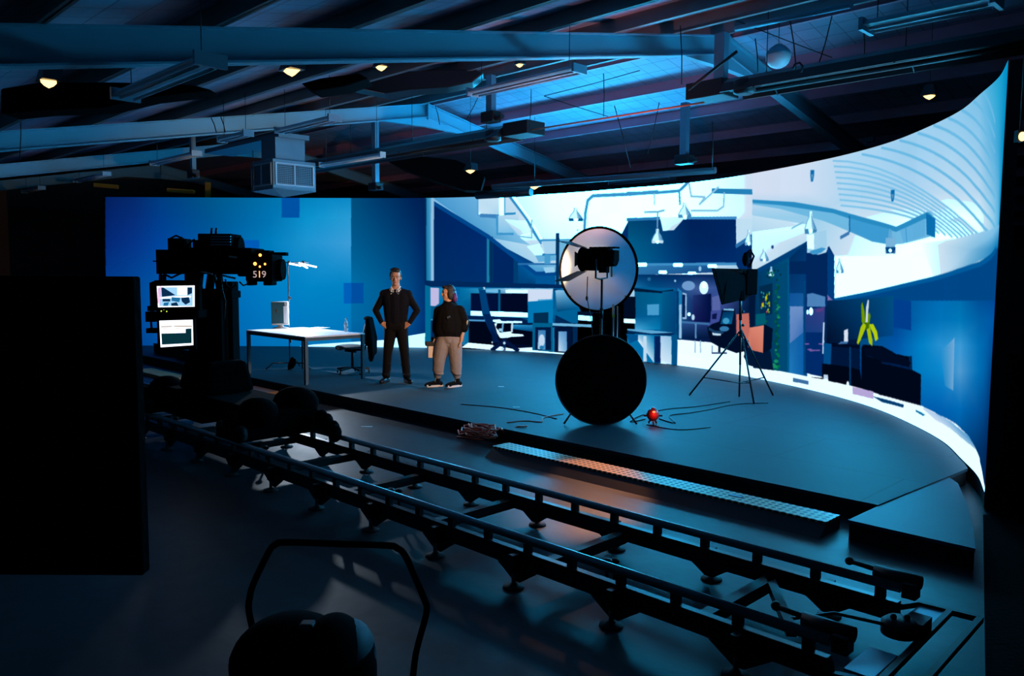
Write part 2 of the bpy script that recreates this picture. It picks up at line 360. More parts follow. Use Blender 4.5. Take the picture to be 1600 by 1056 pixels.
# left post
Q('a',[95,112,142,112,142,640,95,640],[(25,120,175),(110,185,220),(90,165,210),(0,105,155)])
P('a',[126,112,143,112,143,620,126,620],(145,190,225))
P('a',[88,112,98,112,98,640,88,640],(0,40,80))
# ducts
Q('a',[402,112,560,104,560,236,402,212],[(190,222,242),(200,228,245),(160,208,238),(200,228,245)])
L('a',[402,112,402,212,560,238,560,104],(80,160,215),3)
L('a',[420,214,520,218],(60,130,190),8);L('a',[565,208,620,205],(40,140,195),7)
P('a',[528,110,556,106,556,236,528,224],(228,238,248))
Q('a',[516,215,640,208,640,318,516,318],[(175,215,240),(190,222,242),(120,190,230),(130,195,232)])
L('a',[516,215,516,322,610,322],(60,150,205),5)
Q('a',[560,236,690,250,720,390,640,330],[(200,228,245),(215,235,248),(200,228,245),(170,212,240)])
L('a',[590,98,690,230,772,378],(50,140,200),8)
L('a',[606,98,705,232,785,372],(228,240,250),6)
Q('a',[640,336,720,310,772,385,740,410],[(215,235,248),(215,235,248),(190,222,242),(170,212,240)])
P('a',[690,395,765,380,800,450,740,450],(205,230,246));P('a',[740,450,860,440,862,478,760,488],(100,175,220))
L('a',[640,336,720,345,720,240],(120,185,225),3)
L('a',[785,445,862,440],(40,130,190),5);P('a',[795,445,830,445,830,500,795,500],(70,155,205))
P('a',[788,520,852,516,858,548,800,552],(150,205,235));L('a',[772,362,1030,360],(60,150,205),6);P('a',[780,366,862,364,862,440,800,440],(165,210,238))
# black post
P('a',[862,318,882,318,882,640,862,640],(0,50,95));P('a',[882,360,960,360,960,640,882,640],(110,180,220))
# bright pipe outline on ceiling
L('a',[1030,300,1036,200,1050,125,1080,98,1300,88,1460,74],(60,150,205),7)
L('b',[0,72,140,70,268,60,305,25,318,0],(60,150,205),6)
L('b',[440,60,660,66],(35,130,185),9);L('b',[318,20,330,88,400,92,372,130,470,40],(140,195,228),4)
L('b',[500,70,497,140,465,162,330,162],(140,195,228),4);L('b',[90,170,160,168,190,160],(120,180,220),4)
L('b',[140,75,140,130],(150,205,232),3);L('b',[268,60,272,130],(60,150,205),4);L('b',[158,205,158,240],(60,120,170),4)
# big dark ceiling volume
P('b',[-35,295,10,208,168,203,185,266,242,262,312,200,562,200,562,345,650,285,650,600,562,440,40,440,0,440,-20,360],(0,45,105))
G('b',[5,100,200,330,450,560],[208,330,436],[
 [(0,70,112),(0,62,112),(0,55,112),(0,32,88),(0,35,92),(0,38,96)],
 [(0,92,135),(0,80,128),(0,62,118),(0,38,95),(0,35,92),(0,40,100)],
 [(0,100,145),(0,90,140),(0,72,130),(0,45,108),(0,42,105),(0,45,108)]])
Q('b',[170,198,300,194,240,262,184,266],[(215,235,248),(200,228,245),(190,222,242),(205,230,245)])
L('b',[0,208,165,202],(40,120,180),6);L('b',[310,200,562,200],(60,140,200),5)
P('b',[560,205,650,205,650,285,562,345],(190,222,242));L('b',[562,345,648,290],(40,110,170),7)
# lower ceiling with lights
Q('b',[42,440,452,436,440,480,42,494],[(50,125,180),(25,95,155),(20,70,130),(40,110,165)])
L('b',[42,440,560,436],(60,140,195),5)
for x0,y0,x1,y1 in [(50,430,103,450),(160,470,206,488),(235,432,288,452),(311,476,357,495),(413,438,463,458)]: 
    P('b',[x0+4,y0,x1-4,y0,x1,(y0+y1)/2,x1-4,y1,x0+4,y1,x0,(y0+y1)/2],(240,248,252))
G('b',[40,130,260,350,480,640],[492,560,640,760,860],[
 [(0,55,110),(0,45,95),(0,42,95),(5,40,95),(0,30,80),(0,25,60)],
 [(20,110,165),(0,75,130),(15,70,130),(60,90,150),(50,80,150),(0,25,60)],
 [(0,90,140),(0,90,140),(30,90,145),(20,45,105),(60,80,150),(0,25,60)],
 [(0,80,130),(0,90,140),(20,80,130),(10,30,80),(10,35,90),(0,20,50)],
 [(0,70,120),(0,80,130),(0,40,90),(5,25,70),(0,20,60),(0,15,45)]])
E('h',505,245,55,40,(110,155,205));E('h',632,262,38,55,(215,228,245));E('h',632,240,24,30,(232,240,250))
P('h',[455,300,490,310,490,520,455,520],(150,190,225));P('h',[455,316,478,320,478,505,455,505],(0,30,80))
Q('h',[545,325,690,312,690,540,545,540],[(30,50,110),(0,15,65),(0,12,60),(20,25,85)])
P('h',[700,340,760,320,770,450,700,450],(85,100,165));E('h',600,105,12,22,(150,200,235));E('h',180,190,14,16,(30,100,150));E('h',395,205,9,10,(150,200,230))
E('h',510,480,14,16,(235,242,250));E('h',543,505,13,25,(180,220,245))
Q('h',[450,545,680,560,680,680,450,680],[(40,80,140),(30,50,110),(0,20,55),(0,30,75)])
P('h',[450,535,690,552,690,572,450,552],(60,110,165));L('h',[565,560,565,675],(90,140,190),4)
P('h',[415,260,450,290,450,680,415,680],(25,120,175));P('h',[428,400,448,400,448,680,428,680],(150,195,228));P('h',[405,290,425,290,425,900,400,900],(0,55,105))
# white floor right-centre
P('h',[412,688,690,712,900,800,990,860,1170,960,1300,1010,1300,1075,1000,1000,640,960,412,925],(240,240,246))
P('b',[560,850,700,880,1056,985,1056,1030,850,1010,560,975],(240,240,246))
Q('h',[412,800,700,870,700,965,412,925],[(245,240,243),(245,240,243),(238,240,246),(238,240,246)])
L('h',[560,700,560,795],(150,190,220),3);L('h',[604,700,604,795],(150,190,220),3);L('h',[700,740,700,800],(120,160,200),3)
# partitions right of disc
P('h',[60,255,400,265,410,900,60,900],(0,90,145))
Q('h',[65,295,280,300,280,480,65,480],[(0,85,130),(0,95,140),(0,100,150),(0,85,135)])
P('h',[50,262,280,290,380,275,380,292,280,306,60,292],(0,25,55));P('h',[165,400,262,396,262,488,165,488],(70,155,205))
Q('h',[290,300,400,290,400,900,290,900],[(0,90,135),(0,70,125),(0,55,110),(0,75,125)])
Q('h',[65,492,270,500,270,605,65,605],[(0,85,140),(0,95,150),(0,120,175),(70,165,215)])
P('h',[0,604,380,636,380,660,0,636],(0,40,85));P('h',[0,600,200,612,380,632,200,640,0,612],(90,165,210));P('h',[0,640,380,660,380,900,60,900,0,850],(0,110,170))
Q('h',[80,650,220,658,220,880,90,700],[(160,205,235),(0,115,175),(175,215,240),(228,238,248)])
P('h',[132,660,160,660,160,870,132,870],(190,220,242));P('h',[225,660,275,660,275,880,225,880],(0,35,90));Q('h',[275,660,370,665,370,890,275,885],[(165,205,235),(140,190,225),(200,228,245),(215,232,246)]);P('h',[365,650,415,650,412,900,365,890],(0,80,135))
P('h',[-10,640,90,650,90,690,20,720],(0,80,140))
# monitors behind disc
P('h',[-30,335,68,335,68,512,-30,512],(0,12,35));P('h',[-30,515,66,520,66,556,-30,550],(232,240,250))
# left office strip (behind people)
P('g',[30,128,1680,140,1680,560,30,560],(0,95,155))
P('g',[30,60,1680,110,1680,150,30,128],(0,40,90))
G('g',[430,700,1000,1200,1480],[150,300,420,520],[
 [(0,110,165),(50,150,200),(160,205,235),(150,205,235),(110,180,220)],
 [(0,100,150),(0,95,150),(0,60,110),(100,180,220),(60,150,205)],
 [(0,90,145),(0,70,120),(0,60,110),(0,120,175),(0,110,165)],
 [(0,70,125),(0,60,115),(0,70,130),(0,60,105),(0,60,110)]])
P('g',[945,165,1195,165,1195,205,945,200],(222,232,246));P('g',[1195,160,1480,160,1470,270,1310,275,1310,300,1195,300],(205,220,242));P('g',[720,160,860,160,860,200,720,190],(110,185,228))
P('g',[30,110,95,130,95,780,30,780],(0,105,150));P('g',[92,140,188,145,190,320,140,355,92,345],(190,185,225))
Q('g',[188,150,270,150,270,330,188,330],[(20,130,185),(20,140,190),(0,95,150),(0,110,165)])
P('g',[100,350,200,350,170,500,100,500],(0,85,130));P('g',[95,505,180,505,180,720,95,700],(0,40,85));P('g',[95,498,520,498,520,516,95,512],(60,140,190))
P('g',[550,205,860,205,860,410,550,405],(0,15,55));P('g',[885,208,1197,208,1195,425,885,410],(0,8,35));P('g',[862,160,885,165,885,415,862,412],(0,90,135))
P('g',[548,405,870,412,870,468,548,458],(222,238,248));P('g',[870,412,1197,425,1197,478,870,468],(232,244,250))
P('g',[505,460,1110,480,1250,540,1250,570,505,540],(0,30,75));P('g',[510,502,710,505,710,525,510,520],(80,155,205))
P('g',[525,525,1250,560,1250,800,525,760],(0,6,25));P('g',[480,560,525,560,525,780,480,790],(0,110,160))
P('g',[450,560,490,560,490,800,450,790],(25,110,160))
Q('g',[1030,560,1250,565,1250,640,1030,610],[(50,150,205),(30,130,185),(0,70,120),(0,90,150)])
P('g',[1195,300,1490,280,1480,540,1195,540],(0,118,178));P('g',[1260,430,1430,420,1430,550,1260,550],(0,45,80))
P('g',[1490,160,1535,160,1535,900,1490,900],(0,30,75))
P('g',[1250,540,1480,545,1480,870,1250,850],(0,95,140));P('g',[1280,590,1460,590,1460,850,1280,845],(0,25,65))
Q('g',[1315,625,1400,625,1398,845,1312,835],[(60,130,185),(50,120,180),(60,140,195),(190,222,245)]);E('g',1355,740,35,70,(190,215,240));E('g',1355,820,25,22,(30,120,175))
P('g',[1485,550,1700,550,1700,575,1485,575],(110,180,220));P('g',[1500,590,1700,590,1700,890,1500,880],(0,20,55));P('g',[1480,590,1500,590,1500,880,1480,880],(20,115,165))
Q('g',[1545,640,1640,640,1640,870,1545,860],[(110,170,215),(80,140,195),(110,170,215),(200,222,244)])
P('a',[850,655,960,655,1010,780,990,850,850,850],(0,95,150));Q('a',[860,655,960,655,1000,760,870,780],[(140,195,230),(100,175,220),(0,90,145),(0,70,120)])
P('a',[860,800,960,850,990,860,990,1000,960,1010,960,870,850,870],(0,40,85));L('a',[845,855,1090,865],(110,180,220),6)
P('a',[990,780,1090,780,1090,840,990,835],(0,18,45));P('a',[993,800,1088,808,1088,838,993,830],(215,235,248))
# white floor strip under office
P('g',[440,822,520,765,800,790,1090,850,1250,812,1250,850,1640,885,1640,905,1100,880,800,850,560,828],(232,242,250))
L('g',[1090,868,1640,900],(215,235,248),4)
P('g',[820,760,1250,800,1250,850,1080,830,800,800],(0,10,40));P('g',[1080,828,1250,818,1250,868,1090,862],(232,242,250))
# task chair (in picture)
P('g',[640,165,715,165,760,400,860,720,820,740,745,600,680,440],(0,62,118));P('g',[690,440,770,440,860,720,820,740,745,600],(0,35,85))
E('g',698,147,15,15,(190,225,245));L('g',[640,160,690,150],(0,80,130),4)
P('g',[775,600,850,700,880,760,800,770],(0,25,70))
P('g',[800,505,880,500,900,520,1130,520,1135,542,900,545,850,545,800,525],(222,238,250))
P('g',[815,545,850,545,835,590,880,650,1020,635,1010,660,1140,670,1155,690,1120,695,1010,700,930,720,880,710,850,660],(226,240,250))
L('g',[1020,545,1015,640],(190,220,242),5);L('g',[915,545,905,650],(110,180,220),4);E('g',885,620,22,18,(150,205,235))
P('g',[900,715,960,710,940,760,900,760],(0,20,55));L('g',[930,740,790,850],(0,20,60),9);L('g',[930,740,1085,855],(0,20,60),9);L('g',[930,745,930,845],(0,40,85),6);E('g',930,770,14,16,(200,228,245));E('g',910,835,20,14,(190,225,245));E('g',792,762,8,12,(190,225,245))
# lamps in centre picture
def lamp(fr,x,y,w,h,dk=(0,85,140),lt=(205,230,246)):
    P(fr,[x-w*.10,y,x+w*.10,y,x+w*.14,y+h*.28,x+w*.30,y+h*.48,x+w*.46,y+h*.78,x+w*.50,y+h*.94,x-w*.50,y+h*.94,x-w*.46,y+h*.78,x-w*.30,y+h*.48,x-w*.14,y+h*.28],lt)
    L(fr,[x-w*.10,y,x-w*.14,y+h*.28,x-w*.30,y+h*.48,x-w*.46,y+h*.78],(110,175,215),2);Q(fr,[x+w*.02,y+h*.1,x+w*.12,y+h*.28,x+w*.46,y+h*.78,x+w*.1,y+h*.8],[(120,180,218),(70,145,200),(40,120,180),(170,210,236)])
    P(fr,[x-w*.48,y+h*.8,x-w*.2,y+h*.78,x-w*.12,y+h*.98,x-w*.45,y+h],dk);P(fr,[x+w*.48,y+h*.8,x+w*.2,y+h*.78,x+w*.12,y+h*.98,x+w*.45,y+h],dk)
    E(fr,x,y+h*.9,w*.12,h*.12,(242,248,252))
lamp('a',980,168,88,80);lamp('b',297,122,72,78,(70,140,190));lamp('b',156,255,62,76,(190,222,242));L('b',[156,170,156,255],(110,160,200),3)
lamp('b',627,262,42,80,(120,180,220))
E('a',990,300,5,6,(130,190,220))
# green framed cubes & cascading leaves on right edge of centre picture
for x,y,r in [(632,390,14),(640,420,10),(628,445,12),(636,480,16),(622,505,12),(646,520,14)]: E('b',x,y,r,r*1.2,(0,12,30))
P('b',[640,290,652,290,652,480,640,470],(0,30,70))
# ---- right picture (second view) ceiling
G('p',[1176,1260,1340,1420,1480,1530,1560,1580],[60,150,230,300,340,400,450],[
 [(205,222,242)]*2+[(180,215,240)]*2+[(130,195,230),(60,160,210),(10,150,200),(0,140,195)],
 [(205,222,242)]*2+[(180,215,240),(165,208,238),(140,200,235),(120,190,230),(40,165,212),(0,140,195)],
 [(212,224,243),(205,222,242),(170,212,240),(155,205,238),(165,210,240),(150,202,236),(60,165,215),(0,140,195)],
 [(212,223,243),(205,222,243),(170,212,240),(170,210,240),(190,220,242),(185,218,242),(90,175,220),(0,145,200)],
 [(150,205,235),(150,205,235),(200,225,243),(225,236,246),(234,243,249),(225,236,246),(90,180,225),(0,145,200)],
 [(190,222,242),(170,212,240),(215,230,244),(238,243,248),(238,243,248),(228,238,248),(70,165,215),(0,120,180)],
 [(150,200,232),(190,220,240),(225,236,246),(238,243,248),(228,238,248),(150,200,235),(0,110,175),(0,100,165)]])
Q('k',[20,60,320,110,320,200,20,360],[(190,222,242),(200,228,245),(190,220,242),(140,195,228)])
Q('k',[20,150,320,110,315,205,20,362],[(210,230,245),(215,232,246),(185,218,240),(200,225,242)])
# corrugation lines sweeping over the curved ceiling
def bez(a,b,c_,n=10):
    r=[]
    for i in range(n+1):
        t=i/n; r+=[a[0]*(1-t)**2+2*b[0]*t*(1-t)+c_[0]*t*t, a[1]*(1-t)**2+2*b[1]*t*(1-t)+c_[1]*t*t]
    return r
for i,(x,y) in enumerate([(520,425),(600,398),(675,368),(750,338),(815,306),(875,276),(930,243),(980,208),(1020,172)]):
    L('c',bez((x,y),(x+(1068-x)*.62,y+58-i*3),(1068,790-i*62)),(105,185,228),3.2)
for i in range(9):
    L('c',bez((400+i*4,452+i*23),(700+i*8,450+i*27),(1060-i*28,815-i*8)),(125,195,233),2.6)
# ridge band across the right ceiling
P('c',[68,612,240,622,400,650,540,690,660,724,800,660,822,690,822,770,800,765,700,792,640,800,560,785,470,745,360,700,180,650,68,632],(110,185,226))
P('c',[68,612,240,622,400,650,540,690,660,724,790,662,810,680,660,745,540,715,400,668,180,635,68,626],(40,140,195))
P('c',[470,690,560,715,640,735,640,800,560,785,470,745],(60,155,210));P('c',[675,738,780,690,780,762,690,790],(95,175,222));P('c',[784,668,822,690,820,768,786,756],(10,110,175));L('c',[700,730,704,785],(60,150,205),2.5)
L('c',[468,680,468,745],(20,100,160),3)
L('c',[408,1025,560,998,820,935,1010,870,1060,825],(0,95,155),7)
# lower blue wall
P('p',[1300,468,1360,457,1460,434,1530,410,1552,394,1566,380,1545,790,1290,640],(0,70,135))
G('p',[1292,1340,1400,1440,1470,1500,1530,1556],[470,500,540,580,640,700,790],[
 [(0,50,98),(0,72,130),(0,82,150),(0,98,170),(0,110,180),(0,110,175),(0,80,150),(0,70,150)],
 [(0,35,75),(0,72,120),(0,68,145),(0,105,175),(0,115,185),(0,120,185),(0,95,165),(0,85,165)],
 [(0,28,60),(0,75,130),(0,85,165),(0,130,200),(40,145,210),(60,155,215),(0,110,180),(0,75,150)],
 [(0,20,55),(0,55,120),(0,100,180),(0,125,195),(10,135,205),(80,155,210),(0,110,180),(0,65,130)],
 [(0,20,50),(0,50,110),(0,80,160),(0,90,170),(0,95,175),(0,105,180),(0,80,150),(0,55,115)],
 [(0,20,50),(0,40,90),(0,60,130),(0,70,140),(0,70,140),(0,70,135),(0,50,105),(0,40,90)],
 [(0,20,50),(0,30,70),(0,50,110),(0,60,120),(0,55,110),(0,50,100),(0,35,80),(0,30,70)]])
Q('p',[1300,440,1530,405,1530,421,1300,473],[(238,243,248),(228,238,248),(0,100,165),(0,60,115)]) if False else None
P('p',[1300,400,1400,400,1545,370,1560,362,1558,384,1530,412,1460,434,1360,457,1300,469],(234,240,246))
Q('p',[1440,380,1562,352,1562,386,1460,432],[(232,240,247),(110,185,228),(0,115,180),(215,232,246)])
L('p',[1302,469,1360,458,1460,435,1530,413,1556,390],(0,90,155),5)
P('d',[625,190,745,205,745,390,625,370],(0,62,142))
Q('d',[930,520,1020,440,1012,770,960,740],[(30,140,205),(120,170,215),(110,165,210),(40,135,195)])
# vertical blue piers
P('k',[25,365,320,205,320,950,25,900],(0,75,120))
Q('k',[25,368,225,260,215,900,25,900],[(0,55,100),(0,80,125),(0,75,110),(0,40,75)])
P('k',[28,362,320,200,320,240,28,385],(0,62,120));P('k',[215,310,225,300,225,935,212,935],(0,90,140))
P('k',[165,330,215,310,212,935,165,925],(0,72,115))
Q('k',[222,300,318,210,318,930,222,930],[(0,45,95),(0,50,105),(0,70,140),(15,100,170)])
P('k',[222,310,318,310,318,380,222,380],(0,38,90))
Q('k',[224,490,300,490,300,930,224,930],[(15,80,150),(20,90,155),(10,95,170),(30,120,185)])
Q('k',[226,560,298,560,298,700,226,760],[(110,145,200),(110,145,200),(60,110,180),(90,130,190)])
P('k',[300,420,312,420,312,930,300,930],(0,65,120))
P('k',[315,265,350,262,380,275,425,262,440,225,470,280,470,560,432,560,432,500,315,500],(0,38,92))
P('k',[432,230,470,285,468,560,432,500],(0,60,125));P('k',[432,495,466,530,464,575,430,560],(120,110,175))
P('k',[312,495,430,500,425,950,312,925],(0,42,105));P('k',[320,490,350,485,420,505,420,560,320,560],(75,130,185))
Q('k',[312,580,420,560,420,700,312,700],[(40,60,130),(60,60,130),(30,65,130),(20,60,125)])
E('k',323,590,6,14,(240,244,250));E('k',342,586,11,22,(245,246,250));P('k',[372,575,410,568,410,582,372,592],(85,60,130))
for x,y in [(320,765),(335,795),(360,800),(395,765),(380,800),(345,802)]: E('k',x,y,14,4,(120,90,160))
L('k',[412,650,408,815],(190,215,240),4);P('k',[418,560,434,560,430,950,410,950],(0,35,80))
P('k',[430,560,470,560,520,700,520,960,425,950],(0,22,58))
# white ceiling bits around piers
lamp('k',340,35,70,125,(60,130,180));P('k',[322,160,425,140,430,225,400,250,380,272,350,272,320,255],(160,208,235));P('k',[320,165,358,160,358,245,322,240],(220,234,246))
P('k',[335,255,400,235,425,240,400,262,370,274,340,268],(60,150,205))
lamp('k',85,245,52,65,(80,140,190));lamp('k',124,340,30,52,(190,215,240));lamp('k',500,295,44,82,(80,140,190));lamp('c',637,735,44,100,(40,70,120),(90,165,215))
P('c',[617,770,657,770,655,832,617,832],(120,180,220));P('c',[615,808,660,808,650,834,622,834],(10,70,130));E('c',636,822,7,8,(235,242,250))
for x,y in [(314,490),(646,572)]:
    P('c',[x-7,y,x+8,y,x+8,y+22,x+3,y+48,x-5,y+48,x-8,y+20],(10,110,175));P('c',[x-6,y+18,x+5,y+18,x,y+42],(90,150,195))
L('k',[235,130,300,95],(120,190,225),2.5);L('k',[505,180,550,155],(60,120,180),5);E('k',130,232,7,10,(20,70,120))
# green wall frame and vines
P('k',[55,450,130,430,128,600,62,615],(0,42,75))
random.seed(3)
for i in range(26): E('k',66+random.random()*52,480+random.random()*110,4,6,random.choice([(190,190,20),(150,170,10),(200,80,90),(30,150,160),(0,90,60)]))
P('k',[90,505,100,500,100,520,90,520],(215,205,20));P('k',[70,540,82,540,82,562,70,560],(200,195,30))
for i in range(44):
    y=440+i*11.2; E('k',155+9*math.sin(i*1.3),y,6+3*random.random(),6,random.choice([(0,90,70),(0,120,70),(0,70,60),(30,140,90)]))
for x,y in [(115,870),(135,880),(150,860),(125,900),(145,890)]: E('k',x,y,13,9,(20,140,100))
for i in range(16): E('k',95+random.random()*80,360+random.random()*55,6,6,random.choice([(0,80,80),(0,100,80),(0,50,70)]))
for x,y in [(80,630),(92,640),(86,655)]: E('k',x,y,9,8,(0,90,70))
# orange stools & black shapes
P('h',[900,480,1010,470,1010,700,985,760,900,700],(190,105,95));P('h',[1010,590,1130,570,1120,798,1020,775,985,740],(205,120,102))
Q('h',[1020,590,1128,575,1118,790,1020,770],[(215,128,108),(222,135,118),(205,120,98),(190,105,92)])
P('h',[1128,560,1200,600,1190,760,1120,830,1100,840,1120,798],(0,14,40));P('h',[1005,300,1060,300,1050,575,1010,590,1005,480],(0,22,55))
P('h',[990,740,1020,775,1120,798,1180,780,1210,960,1000,900,960,830],(0,22,52));P('h',[1060,480,1140,470,1140,560,1060,575],(0,90,110))
# swivel chairs in the picture
P('h',[690,455,770,445,775,500,745,560,700,600,665,590,685,540],(60,75,150));P('h',[700,480,740,470,735,520,700,520],(10,20,70))
P('h',[660,590,700,560,760,540,780,450,800,430,890,436,890,640,1000,700,990,780,900,800,760,750,690,710,670,650],(0,12,38))
P('h',[795,432,880,436,880,452,795,448],(120,185,225));Q('h',[790,460,880,460,860,560,770,560],[(0,50,95),(0,60,105),(0,100,150),(0,80,130)])
E('h',815,535,28,26,(60,150,195));E('h',800,600,40,22,(50,120,170));P('h',[700,632,775,640,770,658,705,652],(190,222,242));L('h',[676,600,720,625,790,630],(20,60,100),5)
L('h',[760,750,760,800],(0,20,50),6);L('h',[700,800,820,800],(60,90,130),3)
# ---- sofa / side table / plant on right
P('d',[215,200,420,200,420,760,380,780,215,680],(0,22,58))
Q('d',[215,205,630,175,630,420,215,460],[(0,40,82),(0,78,130),(0,72,135),(0,16,45)])
P('d',[205,465,420,485,420,505,205,490],(0,10,35));P('d',[215,610,330,620,330,640,190,635],(0,30,70));P('d',[190,470,240,475,235,640,190,640],(0,75,135))
P('d',[180,600,330,618,420,640,440,770,380,770,320,750,180,690],(0,6,22))
P('d',[320,390,345,380,345,460,318,468],(215,225,242));P('d',[300,460,345,462,340,475,280,478],(60,110,165))
L('d',[358,500,358,750],(0,60,110),4);E('d',343,740,10,28,(235,238,246));P('d',[190,670,218,672,218,710,190,710],(190,215,240));E('d',205,705,16,10,(225,232,245))
P('d',[440,480,560,490,650,540,745,560,750,640,808,670,805,866,640,845,500,815,430,760,430,500],(0,7,25))
P('d',[440,545,545,570,560,600,740,640,740,625,560,585],(0,30,75));P('d',[545,490,560,505,548,530],(0,15,45));P('d',[730,555,750,552,752,640,735,640],(0,35,75))
P('d',[620,520,650,545,720,570,745,600,720,615,560,590,450,540,440,500,540,500],(0,10,32))
# white floor band bottom right
P('p',[1170,574,1222,580,1290,594,1340,605,1376,617,1440,634,1480,656,1512,688,1530,718,1545,760,1550,800,1500,760,1440,700,1300,640,1170,610],(238,240,247))
P('d',[230,1100,800,1300,-240,900,-240,640,0,670,190,690],(238,243,248)) if False else None
P('d',[-300,640,0,672,190,700,380,770,500,800,700,850,810,878,930,930,1040,990,1110,1060,1180,1200,1200,1500,900,1400,500,1000,0,860,-300,800],(238,240,247))
L('d',[380,772,500,800],(180,165,215),10);P('d',[500,808,610,835,700,862,695,880,560,845],(0,60,110));P('d',[775,893,835,925,820,932,775,905],(0,110,165));L('d',[0,704,90,722],(60,110,160),6)
Q('d',[810,878,1110,1060,1150,1140,900,960],[(190,212,240),(70,150,205),(130,180,220),(205,222,243)])
# plant leaves
for pts,c in [([410,480,400,470,425,370,440,345,460,352,455,380,425,450],(170,195,10)),([432,340,428,230,436,210,450,270,455,340,442,350],(110,150,0)),([455,340,460,240,470,195,478,200,474,260,470,350],(200,215,225)),([470,350,472,290,482,275,488,300,480,350],(90,140,0)),
 ([460,370,480,350,500,450,498,490,478,470],(165,190,10)),([480,350,505,350,530,400,536,445,518,460,505,410,488,380],(180,205,15)),([455,340,478,340,478,375,460,385],(70,110,0))]: P('d',pts,c)
def paint_led():
    RX, RY = 130.0, 190.0
    w, h = int(LS[-1] * RX), int(LED_H * RY); img = np.zeros((h, w, 3), np.float32)
    def poly(P, c):
        x0, y0 = np.floor(P.min(0)).astype(int); x1, y1 = np.ceil(P.max(0)).astype(int) + 1
        x0, y0, x1, y1 = max(x0, 0), max(y0, 0), min(x1, w), min(y1, h)
        if x1 <= x0 or y1 <= y0: return
        gx = np.arange(x0, x1) + .5
        for y in range(y0, y1):
            a, b = P, np.roll(P, -1, 0); yc = y + .5
            k = (a[:, 1] > yc) != (b[:, 1] > yc)
            if not k.any(): continue
            xs = np.sort(a[k, 0] + (yc - a[k, 1]) * (b[k, 0] - a[k, 0]) / (b[k, 1] - a[k, 1]))
            for i in range(0, len(xs) - 1, 2):
                s, e = max(int(round(xs[i])), x0), min(int(round(xs[i + 1])), x1)
                if e > s: img[y, s:e] = c
    def tri(P, C):
        x0, y0 = np.floor(P.min(0)).astype(int); x1, y1 = np.ceil(P.max(0)).astype(int) + 1
        x0, y0, x1, y1 = max(x0, 0), max(y0, 0), min(x1, w), min(y1, h)
        if x1 <= x0 or y1 <= y0: return
        X, Y = np.meshgrid(np.arange(x0, x1) + .5, np.arange(y0, y1) + .5)
        d = (P[1, 1] - P[2, 1]) * (P[0, 0] - P[2, 0]) + (P[2, 0] - P[1, 0]) * (P[0, 1] - P[2, 1])
        if abs(d) < 1e-6: return
        a = ((P[1, 1] - P[2, 1]) * (X - P[2, 0]) + (P[2, 0] - P[1, 0]) * (Y - P[2, 1])) / d
        b = ((P[2, 1] - P[0, 1]) * (X - P[2, 0]) + (P[0, 0] - P[2, 0]) * (Y - P[2, 1])) / d
        c = 1 - a - b; k = (a > -.02) & (b > -.02) & (c > -.02)
        v = a[..., None] * C[0] + b[..., None] * C[1] + c[..., None] * C[2]
        sub = img[y0:y1, x0:x1]; sub[k] = np.clip(v[k], 0, 1)
    RES = np.array((RX, RY)); f32 = lambda c: np.array(c, np.float32) / 255
    for sh in SHAPES:
        kind, PT = sh[0], sh[2] * RES
        if kind == 'P': poly(PT, f32(sh[1]))
        elif kind == 'L':
            wd = sh[3] / 200; c = f32(sh[1])
            for a, b in zip(PT, PT[1:]):
                d = (b - a) / RES; ln = np.hypot(*d)
                if ln < 1e-6: continue
                nrm = np.array((-d[1], d[0])) / ln * wd * RES; t = d / ln * wd * .5 * RES
                poly(np.array([a - t + nrm, b + t + nrm, b + t - nrm, a - t - nrm]), c)
        else:
            C = [f32(v) for v in sh[1]]; m, mc = PT.mean(0), sum(C) / 4
            for i in range(4): tri(np.array([PT[i], PT[(i + 1) % 4], m]), [C[i], C[(i + 1) % 4], mc])
    for ax in (0, 1):                       # the slight softness of the LED pitch
        for _ in range(2):
            p = np.pad(img, [(1, 1) if i == ax else (0, 0) for i in range(3)], mode='edge')
            sl = lambda a, b: tuple(slice(a, b) if i == ax else slice(None) for i in range(3))
            n_ = img.shape[ax]; img = p[sl(0, n_)] * .25 + p[sl(1, n_ + 1)] * .5 + p[sl(2, n_ + 2)] * .25
    # cabinet to cabinet brightness differences (half-metre modules)
    rs = np.random.RandomState(5)
    k = (rs.rand(8, int(LS[-1] / .5) + 2) - .5) * .03
    yy = (np.arange(h) / RY / .5).astype(int); xx = (np.arange(w) / RX / .5).astype(int)
    return np.clip(img, 0, 1), (1 + k[yy][:, xx][..., None])
LED_IMG, CAB = paint_led()
_l = np.where(LED_IMG <= .04045, LED_IMG / 12.92, ((LED_IMG + .055) / 1.055) ** 2.4)
def _ss(v, lo, hi): t = np.clip((v - lo) / (hi - lo), 0, 1); return t * t * (3 - 2 * t)
# the wall is far brighter than white on film: its highlights run past clipping
_w = _ss(LED_IMG[..., 1], .885, .945); _w *= (.04 + .96 * _ss(np.arange(_l.shape[0]) / 190.0, .5, 1.1))[:, None]; _l[..., 1] *= 1 + LED_GAIN_G * _w; _l[..., 2] *= 1 + LED_GAIN_B * _w; _l[..., 0] *= 1 + .15 * _w; _l = _l * CAB
im = bpy.data.images.new('led_picture', _l.shape[1], _l.shape[0], alpha=False, float_buffer=True)
im.colorspace_settings.name = 'Linear Rec.709'
im.pixels.foreach_set(np.concatenate([_l, np.ones(_l.shape[:2] + (1,), np.float32)], -1).astype(np.float32).ravel()); im.update(); im.pack()
mm = bpy.data.materials.new('led_picture'); mm.use_nodes = True; nt = mm.node_tree; nt.nodes.clear()
tx = nt.nodes.new('ShaderNodeTexImage'); tx.image = im; tx.extension = 'EXTEND'
em = nt.nodes.new('ShaderNodeEmission'); em.inputs[1].default_value = 1.0
